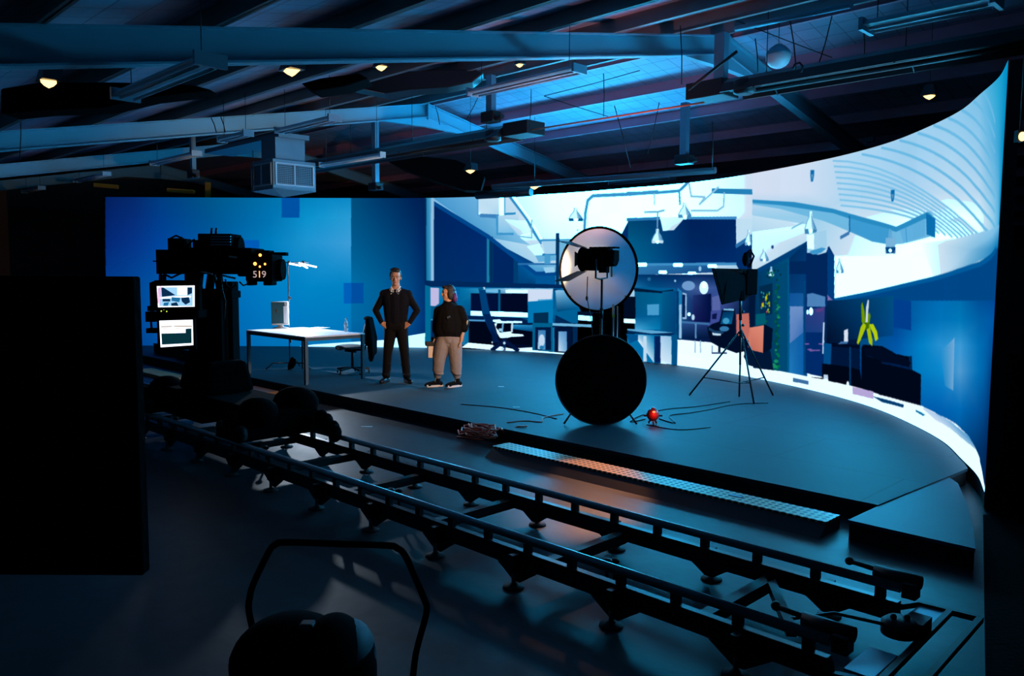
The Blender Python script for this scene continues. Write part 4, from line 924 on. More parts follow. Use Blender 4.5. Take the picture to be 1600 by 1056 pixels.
# operator monitors on the crane
def scr(mb_list, par, Y, items):
    for c, pts in items:
        s = MB(); s.extr([at(x, y, Y) - CR for x, y in pts], (0, .0015, 0)); s.build('screen_picture', c, par); Y -= .002
SB = emit('screen_blue', lin((30, 110, 160)), 1); SD = emit('screen_navy', lin((10, 45, 80)), 1); SW = emit('screen_white', (.85, .87, 1.0), 2.2); SLB = emit('screen_pale_blue', lin((150, 200, 235)), 1.2); SG = emit('screen_dark_green', lin((8, 48, 58)), 1); SY = emit('screen_tan', lin((150, 125, 90)), 1); SPK = emit('screen_pink', lin((230, 170, 210)), 1.3)
s = MB(); R(s, 238, 440, 311, 484, 8.3, .07); m1 = cb(s, 'upper_monitor', bevel=.006)
scr(None, m1, 8.298, [(SW, [(245, 447), (304, 446), (304, 479), (247, 480)]), (SLB, [(248, 449), (301, 448.5), (301, 478), (249, 478)]), (SD, [(252, 449), (255, 449), (274, 461), (253, 464)]), (SW, [(277, 449), (292, 449), (292, 461), (277, 461)]), (SD, [(293, 449), (300, 449), (300, 458), (293, 461)]),
    (SW, [(250, 464), (298, 462), (298, 464.5), (250, 466.5)]), (SD, [(254, 467), (266, 467), (266, 471), (254, 471)]), (SD, [(283, 465), (295, 464), (297, 472), (290, 476), (284, 471)]), (SB, [(268, 464), (282, 465), (280, 472), (268, 470)]), (SB, [(256, 473), (264, 472), (262, 478), (255, 478)]), (SD, [(267, 474), (276, 472), (279, 478), (268, 478)]), (SPK, [(246, 450), (248, 450), (248.5, 474), (246.5, 474)]), (SPK, [(250, 447), (251.5, 447), (252.5, 480), (251.5, 480)])])
s = MB(); R(s, 246, 497, 304, 546, 8.3, .05); m2 = cb(s, 'lower_monitor', bevel=.006)
scr(None, m2, 8.298, [(SW, [(249, 501), (301, 499.5), (302, 539), (251, 542.5)]), (SG, [(252, 521), (290, 520), (290, 513.5), (299, 513), (299.5, 536), (253, 538.5)]), (SY, [(251.5, 509.5), (300, 508.5), (300, 510), (251.5, 511)]), (SW, [(265, 512), (272, 508.5), (270, 512)]), (SY, [(254, 513), (280, 512.2), (280, 513), (254, 513.8)])])
s = MB(); R(s, 244, 484, 310, 497, 8.34, .25); R(s, 234, 441, 240, 484, 8.4, .1); R(s, 240, 438, 300, 442, 8.34, .12); cb(s, 'monitor_frame')
s = MB(); R(s, 227, 487, 241, 503, 8.4, .14); s.cyl(at(236, 503, 8.45), at(237, 514, 8.45), .012, n=8); R(s, 228, 513, 244, 520.5, 8.4, .1); R(s, 230, 478, 240, 486, 8.4, .1); cb(s, 'side_grips')
s = MB(); 
for x in (251, 257, 300, 292): s.cyl(at(x, 428, 8.45), at(x, 440, 8.45), .02, n=8)
R(s, 288, 428, 296, 440, 8.45, .15); cb(s, 'monitor_hanger')
YG = emit('yellow_green_led', (.4, .6, .05), 2)
for x, y in ((252, 486), (256, 483.5), (260.5, 486.5)):
    s = MB(); s.ball(at(x, y, 8.33), .007, n=8, m=5); cb(s, 'status_light', YG, bevel=0)
s = MB(); s.bar(at(300, 490, 8.5), at(320, 490, 8.75), .08, .12); cb(s, 'monitor_arm')

# ------------------------------------------------------------------ cases, boards and ramp beside the stage
def aligned(name, mb, m, loc, label, cat, bevel=0, group=None):
    o = mb.build(name, m, None, bevel=bevel); o.location = loc; o.rotation_euler = (0, 0, RZ); return tag(o, label, cat, group)
aligned('wooden_board', MB().box((0, 0, .03), (1.75, .36, .06)), M['wood'], EN(-14.95, 5.78), 'pale wooden board lying in front of the stage at far left', 'board')
aligned('wooden_board', MB().box((0, 0, .03), (.78, .30, .06)), mat('brown_plywood', (.2, .12, .09), .6), EN(-11.85, 6.1), 'short brown board on the floor just right of the crane column', 'board')
for i, (e, n, w, lb) in enumerate(((-17.0, 6.85, 1.2, 'long low black case on the stage edge, leftmost of two'), (-15.75, 6.75, .8, 'low black case on the stage edge, right of the longer one'))):
    t = thing('equipment_case', lb, 'case', EN(e, n, .16), RZ, 'equipment cases behind the crane')
    MB().box((0, 0, .09), (w, .35, .18)).build('body', M['black'], t, bevel=.01); MB().box((0, 0, .2), (w * 1.01, .36, .04)).build('lid', M['blackm'], t, bevel=.008)
    MB().tube([(-.08, -.18, .1), (-.08, -.21, .1), (.08, -.21, .1), (.08, -.18, .1)], .008, 6).build('handle', M['blackm'], t)
def ramp_material():
    m = bpy.data.materials.new('perforated_tread'); m.use_nodes = True; nt = m.node_tree; b = nt.nodes['Principled BSDF']; L = nt.links
    tc = nt.nodes.new('ShaderNodeTexCoord'); vo = nt.nodes.new('ShaderNodeTexVoronoi'); vo.voronoi_dimensions = '2D'; vo.inputs['Scale'].default_value = 17; vo.inputs['Randomness'].default_value = .0; L.new(tc.outputs['Object'], vo.inputs['Vector'])
    r = nt.nodes.new('ShaderNodeValToRGB'); r.color_ramp.elements[0].position = .30; r.color_ramp.elements[0].color = (.006, .005, .004, 1); r.color_ramp.elements[1].position = .34; r.color_ramp.elements[1].color = (.6, .38, .22, 1)
    L.new(vo.outputs['Distance'], r.inputs[0]); L.new(r.outputs[0], b.inputs['Base Color']); b.inputs['Roughness'].default_value = .45; b.inputs['Metallic'].default_value = .2
    return m
rp = thing('perforated_ramp', 'long low step with a perforated tan tread along the stage edge', 'step', EN(-4.28, 5.93, 0), RZ)
MB().box((0, .0, .096), (3.62, .25, .018)).build('tread', ramp_material(), rp)
s = MB(); s.extr([(-1.81, -.24, 0), (-1.81, -.125, .087), (-1.81, .125, .087), (-1.81, .125, 0)], (3.62, 0, 0)); s.build('base', M['black'], rp)
MB().box((.98, .02, .107), (.12, .05, .004)).build('tread_plate', M['galv'], rp)  # small thin plate set on the tread

# ------------------------------------------------------------------ cables on stage and floor
def cable(name, pts, r, m, label, z=.16, cat='cable', wob=0):
    P = []
    for i, (x, y) in enumerate(pts):
        p = onz(x, y, z); P.append(Vector((p.x, p.y, z + r)))
    Q = [P[0]]
    for i in range(len(P) - 1):
        p0, p1, p2, p3 = P[max(i - 1, 0)], P[i], P[i + 1], P[min(i + 2, len(P) - 1)]
        for t in (.25, .5, .75, 1): Q.append(.5 * ((2 * p1) + (p2 - p0) * t + (2 * p0 - 5 * p1 + 4 * p2 - p3) * t * t + (3 * p1 - p0 - 3 * p2 + p3) * t ** 3))
    c = Q[0].copy(); o = MB().tube([q - c for q in Q], r, 6).build(name, m); o.location = c; return tag(o, label, cat)
cable('power_cable', [(1030, 655), (1055, 662), (1046, 650), (1075, 646), (1110, 640), (1150, 632), (1200, 630)], .008, M['cable'], 'dark cable from the red ball to the softbox tripod')
cable('power_cable', [(1008, 655), (985, 660), (1000, 650), (1040, 640), (1085, 636), (1140, 628)], .008, M['cable'], 'dark cable curving above the red ball on stage')
cable('power_cable', [(792, 661), (820, 658), (846, 660), (850, 653), (880, 647)], .007, M['cord'], 'reddish cable running from the coil to the black disc')
cable('power_cable', [(720, 632), (780, 637), (830, 645), (870, 655)], .006, M['cable'], 'thin dark cable across the stage left of the black disc')
cable('thin_cable', [(1010, 664), (1060, 672), (1110, 668)], .006, M['cable'], 'short loose cable in front of the red ball')
cc = onz(750, 690, 0); coil = []
for k in range(9):
    for j in range(14):
        a = j / 14 * 2 * PI; rr = .13 + .07 * math.sin(k * 1.7 + a); coil.append(Vector((rr * 1.6 * math.cos(a + k) + (k - 4) * .04 + random.uniform(-.02, .02), rr * math.sin(a + k) * .8 + .03 * math.sin(k * 2.1), .015 + .016 * k + .05 * abs(math.sin(a * 2.5 + k)) + random.uniform(0, .015))))
co = MB().tube([(-.35, -.05, .01), (-.28, -.02, .01)] + coil + [(.2, .2, .1), (.27, .35, .17), (.35, .42, .175)], .010, 6).build('extension_cord', M['cord']); co.location = (cc.x, cc.y, 0); co.rotation_euler = (0, 0, RZ); tag(co, 'tangled reddish extension cord lying between floor and stage edge', 'cord')

# ------------------------------------------------------------------ desk set on stage
t = thing('desk', 'white-topped desk with grey square legs at the left of the stage', 'desk', EN(-12.10, 7.10, .16), RZ)
DW, DD, DH = 1.95, 1.12, .765
MB().box((0, 0, DH - .012), (DW, DD, .024)).build('table_top', M['tabletop'], t, bevel=.004)
s = MB()
for q in (-1, 1): s.box((0, q * (DD / 2 - .03), DH - .05), (DW - .1, .03, .055)); s.box((q * (DW / 2 - .03), 0, DH - .05), (.03, DD - .1, .055))
s.build('frame', M['grey'], t)
for a in (-1, 1):
    for b in (-1, 1): MB().box((a * (DW / 2 - .027), b * (DD / 2 - .027), (DH - .024) / 2), (.052, .052, DH - .024)).build('leg', M['grey'], t)
# old computer monitor seen from behind
DP = .16 + DH
pm = onz(438, 513, DP); t = thing('desktop_monitor', 'pale-edged computer monitor standing on the left of the desk', 'monitor', (pm.x, pm.y, DP), 0)
s = MB(); s.box((0, 0, .27), (.30, .07, .42), (-.06, -.03, .0)); s.build('housing', M['beige'], t, bevel=.012)
MB().box((-.025, -.038, .28), (.24, .01, .38), (-.06, -.03, 0)).build('back_panel', M['teal'], t)
MB().box((.105, -.042, .25), (.055, .012, .30), (-.06, -.03, 0)).build('side_strip', M['white'], t)
MB().ball((-.045, -.044, .31), (.022, .004, .035)).build('emblem', mat('olive_emblem', (.06, .05, .02), .5), t)
MB().lathe([(.14, 0), (.14, .012), (.05, .03), (.035, .08)], (0, .03, 0), 20).build('stand', M['beige'], t)
# bottle
pb = onz(541, 518, DP); t = thing('water_bottle', 'clear plastic water bottle on the right corner of the desk', 'bottle', (pb.x, pb.y, DP), 0)
MB().lathe([(.0, 0), (.032, 0), (.034, .01), (.034, .05), (.030, .058), (.034, .066), (.034, .13), (.030, .14), (.033, .15), (.028, .17), (.013, .195), (.013, .21)], (0, 0, 0), 18).build('bottle_body', M['plastic'], t)
MB().cyl((0, 0, .208), (0, 0, .228), .016, n=12).build('cap', M['white'], t); MB().cyl((0, 0, .075), (0, 0, .125), .0348, n=18, cap=False).build('wrap_label', M['white'], t)
o = MB().box((0, 0, .002), (.30, .21, .004)).build('paper_sheet', M['paper']); pp = onz(500, 512, DP); o.location = (pp.x, pp.y, DP + .001); o.rotation_euler = (0, 0, -.5); tag(o, 'sheet of paper lying in the middle of the desk', 'paper')
# light stand behind the desk
pc = onz(453, 577, .16); t = thing('light_stand', 'tall chrome stand holding a glowing tube lamp over the desk', 'light stand', (pc.x, pc.y, .16), 0); k = pc.y / FPX
H_ = at(452, 410, pc.y).z - .16
MB().tube([(0, 0, .06), (0, 0, H_)], .012, 8).build('pole', M['steel'], t)
for a in (-2.9, -.2, 1.4):
    MB().tube([(0, 0, .12), (.30 * math.cos(a), .30 * math.sin(a), .12), (.42 * math.cos(a),   .42 * math.sin(a), .012)], .011, 8).build('leg', M['blackm'], t)
s = MB()
for x_, h in ((.02, .14), (.08, .1), (.04, .12)): s.ball((x_, -.03, .12 - h * .1), (.04, .04, h), (0, .3, 0))
s.build('sandbag', M['cloth'], t, remesh=.012)
for z in (1.30, .52): MB().box((.015, 0, z), (.05, .04, .06)).build('clamp', M['steel'], t, bevel=.008)
MB().tube([(-.05, 0, H_), (.38, 0, H_ + .0)], .009, 8).build('boom_arm', M['steel'], t)
GLOW = emit('cool_tube_glow', (.9, .93, 1.0), 5.0)
for x0, x1, z0, z1 in ((.03, .24, -.02, -.06), (.26, .36, -.05, -.10), (.2, .52, -.01, -.08)):
    MB().tube([(x0, -.02, H_ + z0), (x1, -.02, H_ + z1)], .014, 8).build('lamp_tube', GLOW, t)
for x_ in (.02, .28): MB().box((x_, 0, H_ - .0), (.05, .04, .06)).build('clamp', M['steel'], t, bevel=.006)
light('desk_lamp_light', 'SPOT', (pc.x + .3, pc.y - .05, H_ + .05), EN(-12.1, 7.2, DP), 220, (.7, .84, 1.0), .06, 112, .6)
# office chair with jacket
ch = onz(551, 583, .16); t = thing('office_chair', 'dark five-star office chair at the desk with a black jacket over its back', 'chair', (ch.x, ch.y, .16), 0)
for i in range(5):
    a = .35 + i * 2 * PI / 5; e_ = (.29 * math.cos(a), .29 * math.sin(a))
    l_ = MB().bar((0, 0, .11), (e_[0], e_[1], .075), .045, .035).build('leg', M['black'], t); MB().cyl((e_[0] - .012, e_[1], .028), (e_[0] + .012, e_[1], .028), .028, n=12).build('castor', M['rubber'], l_)
MB().cyl((0, 0, .09), (0, 0, .40), .025, n=12).build('gas_column', M['blackm'], t)
s = MB(); s.box((-.02, 0, .415), (.2, .16, .05)); s.cyl((-.1, -.1, .4), (.1, -.18, .39), .01); s.build('mechanism', M['blackm'], t)
s = MB(); s.ball((-.05, 0, .47), (.26, .25, .045)); s.ball((-.2, 0, .455), (.09, .23, .05)); s.build('seat', M['fabric'], t, remesh=.015)
s = MB(); s.ball((.25, 0, .74), (.05, .21, .25), (0, .18, 0)); s.build('backrest', M['fabric'], t, remesh=.015)
MB().tube([(.05, 0, .41), (.22, 0, .42), (.27, 0, .6)], .02, 8).build('back_bar', M['blackm'], t)
jk = MB(); jk.chain([(.30, -.16, .93), (.33, -.17, .6), (.36, -.16, .3)], [.045, .06, .05]); jk.chain([(.30, .16, .93), (.36, .15, .6), (.36, .14, .34)], [.045, .055, .05]); jk.ball((.31, 0, .72), (.07, .2, .25)); jk.ball((.35, 0, .45), (.07, .17, .2)); jk.ball((.27, 0, .95), (.06, .18, .04)); jk.ball((.33, 0, .28), (.05, .1, .1))
for v in jk.bm.verts: v.co += Vector((.0, 0, .02)) - Vector((ch.x * 0, 0, 0))
o = jk.build('jacket', M['cloth'], None, remesh=.014); o.location = (ch.x, ch.y, .16); tag(o, 'black jacket draped over the back of the office chair', 'jacket')

# ------------------------------------------------------------------ round reflectors and the film lamp
pd = onz(938, 664, .16); YD = pd.y
t = thing('black_reflector_disc', 'large black round reflector disc standing on two short legs on the stage', 'reflector', (pd.x, pd.y, .16), 0)
cz = at(938, 594, YD).z - .16; rD = 72 / FPX * YD
MB().cyl((0, -.006, cz), (0, .006, cz), rD - .008, n=64).build('fabric', M['cloth'], t)
MB().tube([(math.cos(a) * (rD - .008), 0, cz + math.sin(a) * (rD - .008)) for a in [i * 2 * PI / 64 for i in range(64)]], .010, 8, True).build('rim', M['blackm'], t)
for q in (-1, 1): MB().tube([(q * .30, .05, .2), (q * .43, .0, .012)], .012, 8).build('leg', M['blackm'], t)
pu = at(934, 421, YD + .75)
t = thing('white_diffusion_disc', 'round white diffusion disc with a black rim, glowing behind the film lamp', 'reflector', (pu.x, pu.y, .16), 0)
uz = pu.z - .16; rU = 65 / FPX * pu.y
def diff_material():
    m = bpy.data.materials.new('diffusion_fabric'); m.use_nodes = True; nt = m.node_tree; nt.nodes.clear(); o = nt.nodes.new('ShaderNodeOutputMaterial')
    a = nt.nodes.new('ShaderNodeBsdfDiffuse'); a.inputs[0].default_value = (.5, .62, .68, 1); b = nt.nodes.new('ShaderNodeBsdfTranslucent'); b.inputs[0].default_value = (.35, .6, .72, 1)
    n = nt.nodes.new('ShaderNodeTexNoise'); n.inputs['Scale'].default_value = 3; r = nt.nodes.new('ShaderNodeMapRange'); r.inputs[3].default_value = .38; r.inputs[4].default_value = .52; nt.links.new(n.outputs['Fac'], r.inputs[0])
    x = nt.nodes.new('ShaderNodeMixShader'); nt.links.new(r.outputs[0], x.inputs[0]); nt.links.new(a.outputs[0], x.inputs[1]); nt.links.new(b.outputs[0], x.inputs[2]); nt.links.new(x.outputs[0], o.inputs[0]); return m
yaw = -.52; RY_ = Matrix.Rotation(yaw, 3, 'Z')
def rp_(a, r, y=0): return RY_ @ Vector((math.cos(a) * r, y, math.sin(a) * r)) + Vector((0, 0, uz))
MB().extr([rp_(i * 2 * PI / 64, rU - .01, -.002) for i in range(64)], RY_ @ Vector((0, .004, 0))).build('fabric', diff_material(), t)
MB().tube([rp_(i * 2 * PI / 64, rU) for i in range(64)], .017, 8, True).build('rim', M['void'], t)
MB().tube([(0, .12, 0.02), (0, .12, uz + .1)], .018, 8).build('pole', M['blackm'], t)
MB().tube([rp_(-2.4, rU, .0), (0, .12, uz - .1), rp_(-.7, rU, 0)], .010, 6).build('holder_arm', M['blackm'], t)
s = MB()
for a in (0.6, 2.6, 4.7): s.tube([(0, .12, .35), (.32 * math.cos(a), .12 + .32 * math.sin(a), .01)], .010, 6)
s.build('tripod_base', M['blackm'], t)
# stacked stands and cloth forming the black column behind the lower disc
pk = at(946, 560, YD + .45)
t = thing('draped_stand', 'black cloth-wrapped stand filling the gap between the two discs', 'stand', (pk.x, pk.y, .16), 0)
zt = at(946, 488, pk.y).z - .16
MB().box((0, 0, zt / 2 + .005), (.34, .06, zt - .02)).build('cloth_wrap', M['cloth'], t, bevel=.02); MB().cyl((.08, -.05, 0.0), (.08, -.05, zt + .1), .014, n=8).build('pole', M['steel'], t); MB().cyl((.13, -.06, 0), (.13, -.06, zt + .08), .008, n=8).build('pole', M['steel'], t)
MB().box((.08, -.066, zt - .04), (.03, .01, .03)).build('yellow_tape', mat('yellow_tape', (.5, .5, .03), .5), t)
# film lamp
pl = at(940, 470, YD + .22); YL = pl.y
t = thing('fresnel_film_lamp', 'black film lamp with open barn doors on a slim stand, lit warm', 'film lamp', (pl.x, pl.y, .16), 0)
def W_(x, y, d=0): p = at(x, y, YL + d); return Vector((p.x - pl.x, p.y - pl.y, p.z - .16))
hc = W_(938, 405); Z0 = Vector((0, 0, .01)); ax = Vector((-.86, .5, 0)).normalized()
side = Vector((0, 0, 1)).cross(ax).normalized()
B3 = Matrix((ax, side, Vector((0, 0, 1)))).transposed()
s = MB(); s.box(hc + ax * .06, (.26, .24, .20), B3); s.cyl(hc + ax * .08 + Z0, hc - ax * .20 + Z0, .105, .095, n=18); s.box(hc - ax * .16 + Vector((0, 0, .04)), (.10, .16, .13), B3); s.box(hc - ax * .05 - Vector((0, 0, .12)), (.10, .10, .08), B3); s.cyl(hc - ax * .12 - Vector((0, .14, .02)), hc - ax * .12 + Vector((0, .14, -.02)), .03); s.cyl(hc + ax * .17, hc + ax * .24, .13, .15, n=20); s.box(hc + Vector((0, 0, .11)) + ax * .02, (.30, .15, .03), B3); s.box(hc + Vector((0, 0, -.11)) + ax * .05, (.22, .14, .05), B3); s.build('housing', M['void'], t, bevel=.01)
s = MB()
for i in range(6): s.box(hc + ax * (-.2 + .06 * i) + Vector((0, 0, .135)), (.02, .16, .02), B3)
s.build('cooling_fins', M['void'], t)
lc = hc + ax * .235
LENS = emit('fresnel_lens_glow', (1.0, .55, .18), 16.0)
MB().cyl(lc, lc + ax * .012, .12, n=24).build('fresnel_lens', LENS, t)
BD = mat('barn_door_black', (.02, .017, .015), .5)
def door(up, sd, spread, w0, w1, L):
    base = lc + up * .14; tip = base + (ax * math.cos(spread) + up * math.sin(spread)) * L
    s = MB(); s.extr([base - sd * w0, base + sd * w0, tip + sd * w1, tip - sd * w1], up.cross(sd).normalized() * .004 if False else (ax * -math.sin(spread) + up * math.cos(spread)) * .004); s.build('barn_door', BD, t)
Z = Vector((0, 0, 1))
door(Z, side, .30, .13, .20, .26); door(-Z, side, .42, .13, .20, .30); door(side, Z, 1.45, .07, .09, .06); door(-side, Z, 1.5, .07, .09, .08)
s = MB(); yk = [hc + side * -.16 + ax * -.02, hc + side * -.17 + ax * -.02 - Z * .22, hc - Z * .235, hc + side * .17 + ax * -.02 - Z * .22, hc + side * .16 + ax * -.02]; s.tube([tuple(p) for p in yk], .012, 8); s.build('yoke', M['blackm'], t)
MB().tube([(0, 0, .02), tuple(Vector((0, 0, hc.z - .235)))], .014, 8).build('pole', M['blackm'], t)
for z in (.9, 1.25): MB().cyl((0, 0, z), (0, 0, z + .12), .022, n=10).build('pole_collar', M['blackm'], t)
s = MB()
for a in (.4, 2.5, 4.6): s.tube([(0, 0, .4), (.3 * math.cos(a), .18 * math.sin(a), .01)], .010, 6)
s.build('tripod_base', M['blackm'], t)
h0 = W_(918, 432); s = MB(); s.tube([h0, W_(917, 463), W_(919, 475), W_(924, 500), W_(926, 524)], .006, 6); s.ball(W_(917, 466), (.016, .016, .03)); s.build('power_lead', M['cable'], t)
MB().box(W_(955.5, 424), (.02, .03, .13)).build('pale_handle', mat('tan_handle', (.5, .3, .12), .5), t)
lw = lc + Vector((pl.x, pl.y, .16)) + ax * .03
light('film_lamp_beam', 'SPOT', lw, lw + ax + Vector((.1, .35, -.12)), 520, (1, .55, .25), .05, 75, .5)
light('film_lamp_spill', 'POINT', lw + ax * .1, None, 12, (1, .52, .22), .05)
light('added_floor_spot', 'SPOT', Vector((pl.x, pl.y - .2, .16 + hc.z - .05)), onz(905, 770, 0), 230, (1, .42, .22), .04, 25, .45)  # added spot beside the housing, stands in for lamp spill on the floor
light('added_roof_spot', 'SPOT', Vector((pl.x, pl.y - .25, .16 + hc.z + .3)), (.3, 11.0, 5.0), 120, (1, .35, .3), .05, 130, .8)  # added spot above the housing, stands in for warm spill on the roof

# ------------------------------------------------------------------ softbox on tripod
ps = onz(1157, 590, .16); ps = Vector((3.33, 11.3, .16)); ks = ps.y
t = thing('softbox_on_tripod', 'black softbox seen from behind on a spread tripod before the video wall', 'softbox', ps, 0)
def S_(x, y, d=0): p = at(x, y, ks + d); return p - ps
a_, b_, c_3 = S_(1077, 614, .3), S_(1178, 634, -.45), S_(1208, 615, .35)
hub = S_(1158, 515)
for q in (a_, b_, c_3): q.z = .008; 
for q in (a_, b_, c_3, S_(1155, 620, .2)):
    q = Vector((q.x, q.y, .01)); MB().tube([hub, q], .013, 8).build('leg', M['blackm'], t)
s = MB(); lo = .30
ring = [hub.lerp(q, .72) for q in (a_, b_, c_3)]
for q in ring: s.tube([Vector((hub.x, hub.y, q.z - .05)), q], .009, 6)
s.build('spreader', M['blackm'], t)
MB().tube([hub - Vector((0, 0, .5)), S_(1157, 468)], .016, 8).build('centre_column', M['blackm'], t)
MB().tube([S_(1157, 500), S_(1157, 455)], .022, 8).build('riser', M['blackm'], t)
for y in (508, 487): MB().ball(S_(1161, y), .022, n=8, m=6).build('knob', M['black'], t)
# softbox: pyramid of black cloth, open side towards the stage
q4 = [S_(1115, 421, .3), S_(1166, 424, -.25), S_(1162, 462, -.3), S_(1122, 474, .35)]
front = [S_(1113, 420, -.25), S_(1165, 421, .45), S_(1166, 466, .5), S_(1128, 475, -.2)]
apex = S_(1180, 447, .1)
s = MB(); back = [apex + Vector((0, .0, .12)), apex + Vector((.06, .1, .1)), apex + Vector((.04, .1, -.1)), apex + Vector((-.02, 0, -.12))]
s._add(front + back, [(0, 1, 2, 3), (7, 6, 5, 4), (0, 4, 5, 1), (1, 5, 6, 2), (2, 6, 7, 3), (3, 7, 4, 0)]); s.build('softbox_shell', M['cloth'], t, bevel=.01)
s = MB()
for i in range(4): s.tube([front[i], front[(i + 1) % 4]], .01, 6)
s.tube([S_(1118, 424, -.27), S_(1130, 470, -.24)], .007, 6); s.tube([S_(1138, 424, -.1), S_(1131, 472, -.22)], .007, 6); s.build('softbox_rods', M['void'], t)
s = MB(); s.box(S_(1172, 440, .1), (.16, .2, .36)); s.ball(S_(1165, 405, .1), (.05, .05, .1)); s.box(S_(1160, 462), (.07, .07, .14)); s.build('lamp_head', M['void'], t, bevel=.015)
s = MB(); s.tube([S_(1172, 415), S_(1178, 400), S_(1172, 390), S_(1166, 396)], .015, 6); s.build('cable_loop', M['void'], t)

# ------------------------------------------------------------------ red ball lamp
pr = onz(1020, 662, .16); t = thing('red_ball_lamp', 'small glossy red ball-shaped lamp on feet, on the stage right of the black disc', 'lamp', (pr.x, pr.y, .16), 0)
MB().ball((0, 0, .11), (.075, .075, .078), n=20, m=14).build('body', M['red'], t); MB().cyl((0, 0, .17), (0, 0, .2), .03, .022).build('cap', M['red'], t)
MB().ball((0, -.055, .15), (.02, .016, .014), n=10, m=6).build('glow', emit('red_glow', (1, .09, .03), 5), t)
for a in range(3):
    an = a * 2.1 + .5; MB().tube([(.03 * math.cos(an), .03 * math.sin(an), .05), (.055 * math.cos(an), .055 * math.sin(an), .006)], .012, 6).build('foot', M['red'], t)
s = MB(); s.box((0, 0, .1), (.22, .03, .02)); s.build('plug_bar', M['black'], t)
light('red_ball_light', 'POINT', (pr.x, pr.y - .14, .3), None, .35, (1, .1, .04), .03)
# small tape marks on stage
for x, y, lb in ((807, 636, 'small pale tape mark on the stage behind the coiled cord'), (783, 604, 'small tape mark on the stage right of the woman')):
    p = onz(x, y, .16); o = MB().box((0, 0, .001), (.09, .03, .002)).build('tape_or_glint', M['paper']); o.location = (p.x, p.y, .1605); tag(o, lb, 'tape')
p = onz(573, 667, 0); o = MB().box((0, 0, .002), (.14, .05, .003)).build('tape_or_glint', M['sole']); o.location = (p.x, p.y, .001); tag(o, 'pale strip painting a bright reflection on the concrete between track and stage', 'tape')  # flat pale strip paints a glint on the concrete

# ------------------------------------------------------------------ foreground
pb_ = at(224, 900, 2.2); pt_ = at(207, 432, 2.2)
t = thing('monitor_back', 'large black flat panel seen from behind, filling the left foreground', 'monitor', (pt_.x - .6, 2.2, 0), 0)
zc0, zc1 = pb_.z, pt_.z
MB().span((-.6, 0, zc0), (.6, .05, zc1)).build('panel', M['cloth'], t, bevel=.006); MB().span((-.45, -.03, zc0 + .1), (.3, 0, zc1 - .15)).build('rear_housing', M['cloth'], t, bevel=.02)
MB().cyl((-.02, .1, .04), (-.02, .1, zc1 - .2), .035).build('pole', M['black'], t); MB().box((-.02, .07, zc0 + .35), (.2, .06, .3)).build('mount', M['black'], t)
s = MB(); s.box((-.02, .1, .03), (.8, .06, .05)); s.box((-.02, .1, .03), (.06, .7, .05)); s.build('base', M['black'], t)
YH = 2.9
def Hn(x, y, d=0): return at(x, y, YH + d)
pc_ = at(480, 1010, 2.75); base = Vector((pc_.x, 2.75, 0))
t = thing('vacuum_cleaner', 'black drum vacuum cleaner with a tall tubular push handle in the foreground', 'vacuum cleaner', base, 0)
pth = [(404, 1075), (398, 1002), (389, 955), (390, 935), (396, 912), (420, 862), (430, 851), (445, 847), (520, 849), (605, 852), (620, 856), (632, 866), (648, 900), (664, 938), (667, 952), (662, 975), (650, 1020), (644, 1070)]
P_ = [Hn(x, y) - base for x, y in pth]; Q_ = [P_[0]]
for i in range(len(P_) - 1):
    p0, p1, p2, p3 = P_[max(i - 1, 0)], P_[i], P_[i + 1], P_[min(i + 2, len(P_) - 1)]
    for u in (.33, .66, 1): Q_.append(.5 * ((2 * p1) + (p2 - p0) * u + (2 * p0 - 5 * p1 + 4 * p2 - p3) * u * u + (3 * p1 - p0 - 3 * p2 + p3) * u ** 3))
Q_ = [Vector((Q_[0].x + .03, Q_[0].y - .05, .25))] + Q_ + [Vector((Q_[-1].x - .05, Q_[-1].y - .05, .25))]
MB().tube(Q_, .0125, 10).build('push_handle', M['void'], t)
zt_ = at(480, 962, 2.75).z
MB().lathe([(.0, .10), (.20, .10), (.235, .14), (.245, .45), (.245, zt_ - .20), (.235, zt_ - .12)], (0, 0, 0), 32).build('drum', M['void'], t)
s = MB(); s.ball((-.06, 0, zt_ - .16), (.21, .22, .155), n=24, m=16); s.ball((.09, -.02, zt_ - .15), (.12, .2, .15), n=24, m=16); s.build('motor_head', M['void'], t)
MB().ball((.14, .02, zt_ - .18), (.10, .17, .145), n=22, m=14).build('blue_cover', M['lblue'], t)
MB().box((.015, -.05, zt_ - .015), (.05, .05, .03)).build('latch', M['grey'], t, bevel=.008)
for x_, y_ in ((-.2, -.12), (.2, -.12), (-.2, .15), (.2, .15)): MB().cyl((x_ - .02, y_, .05), (x_ + .02, y_, .05), .05, n=14).build('wheel', M['rubber'], t)
s = MB()
for x_ in (-.2, .2): s.box((x_ * .95, .015, .09), (.03, .34, .05))
s.box((0, 0, .09), (.4, .2, .03)); s.build('chassis', M['black'], t)

fc = MB(); pts_ = [onz(1536, 805, 0), onz(1540, 1100, 0), onz(1900, 1100, 0), onz(1900, 790, 0)]; cm = sum(pts_, Vector()) / 4; fc.extr([p - cm for p in pts_], (0, 0, .006)); o = fc.build('floor_shade_sheet', M['cloth']); o.location = (cm.x, cm.y, .001); tag(o, 'added black sheet standing in for shade on the floor at the far right corner', 'cloth')  # added sheet that darkens the floor where it lies in shade
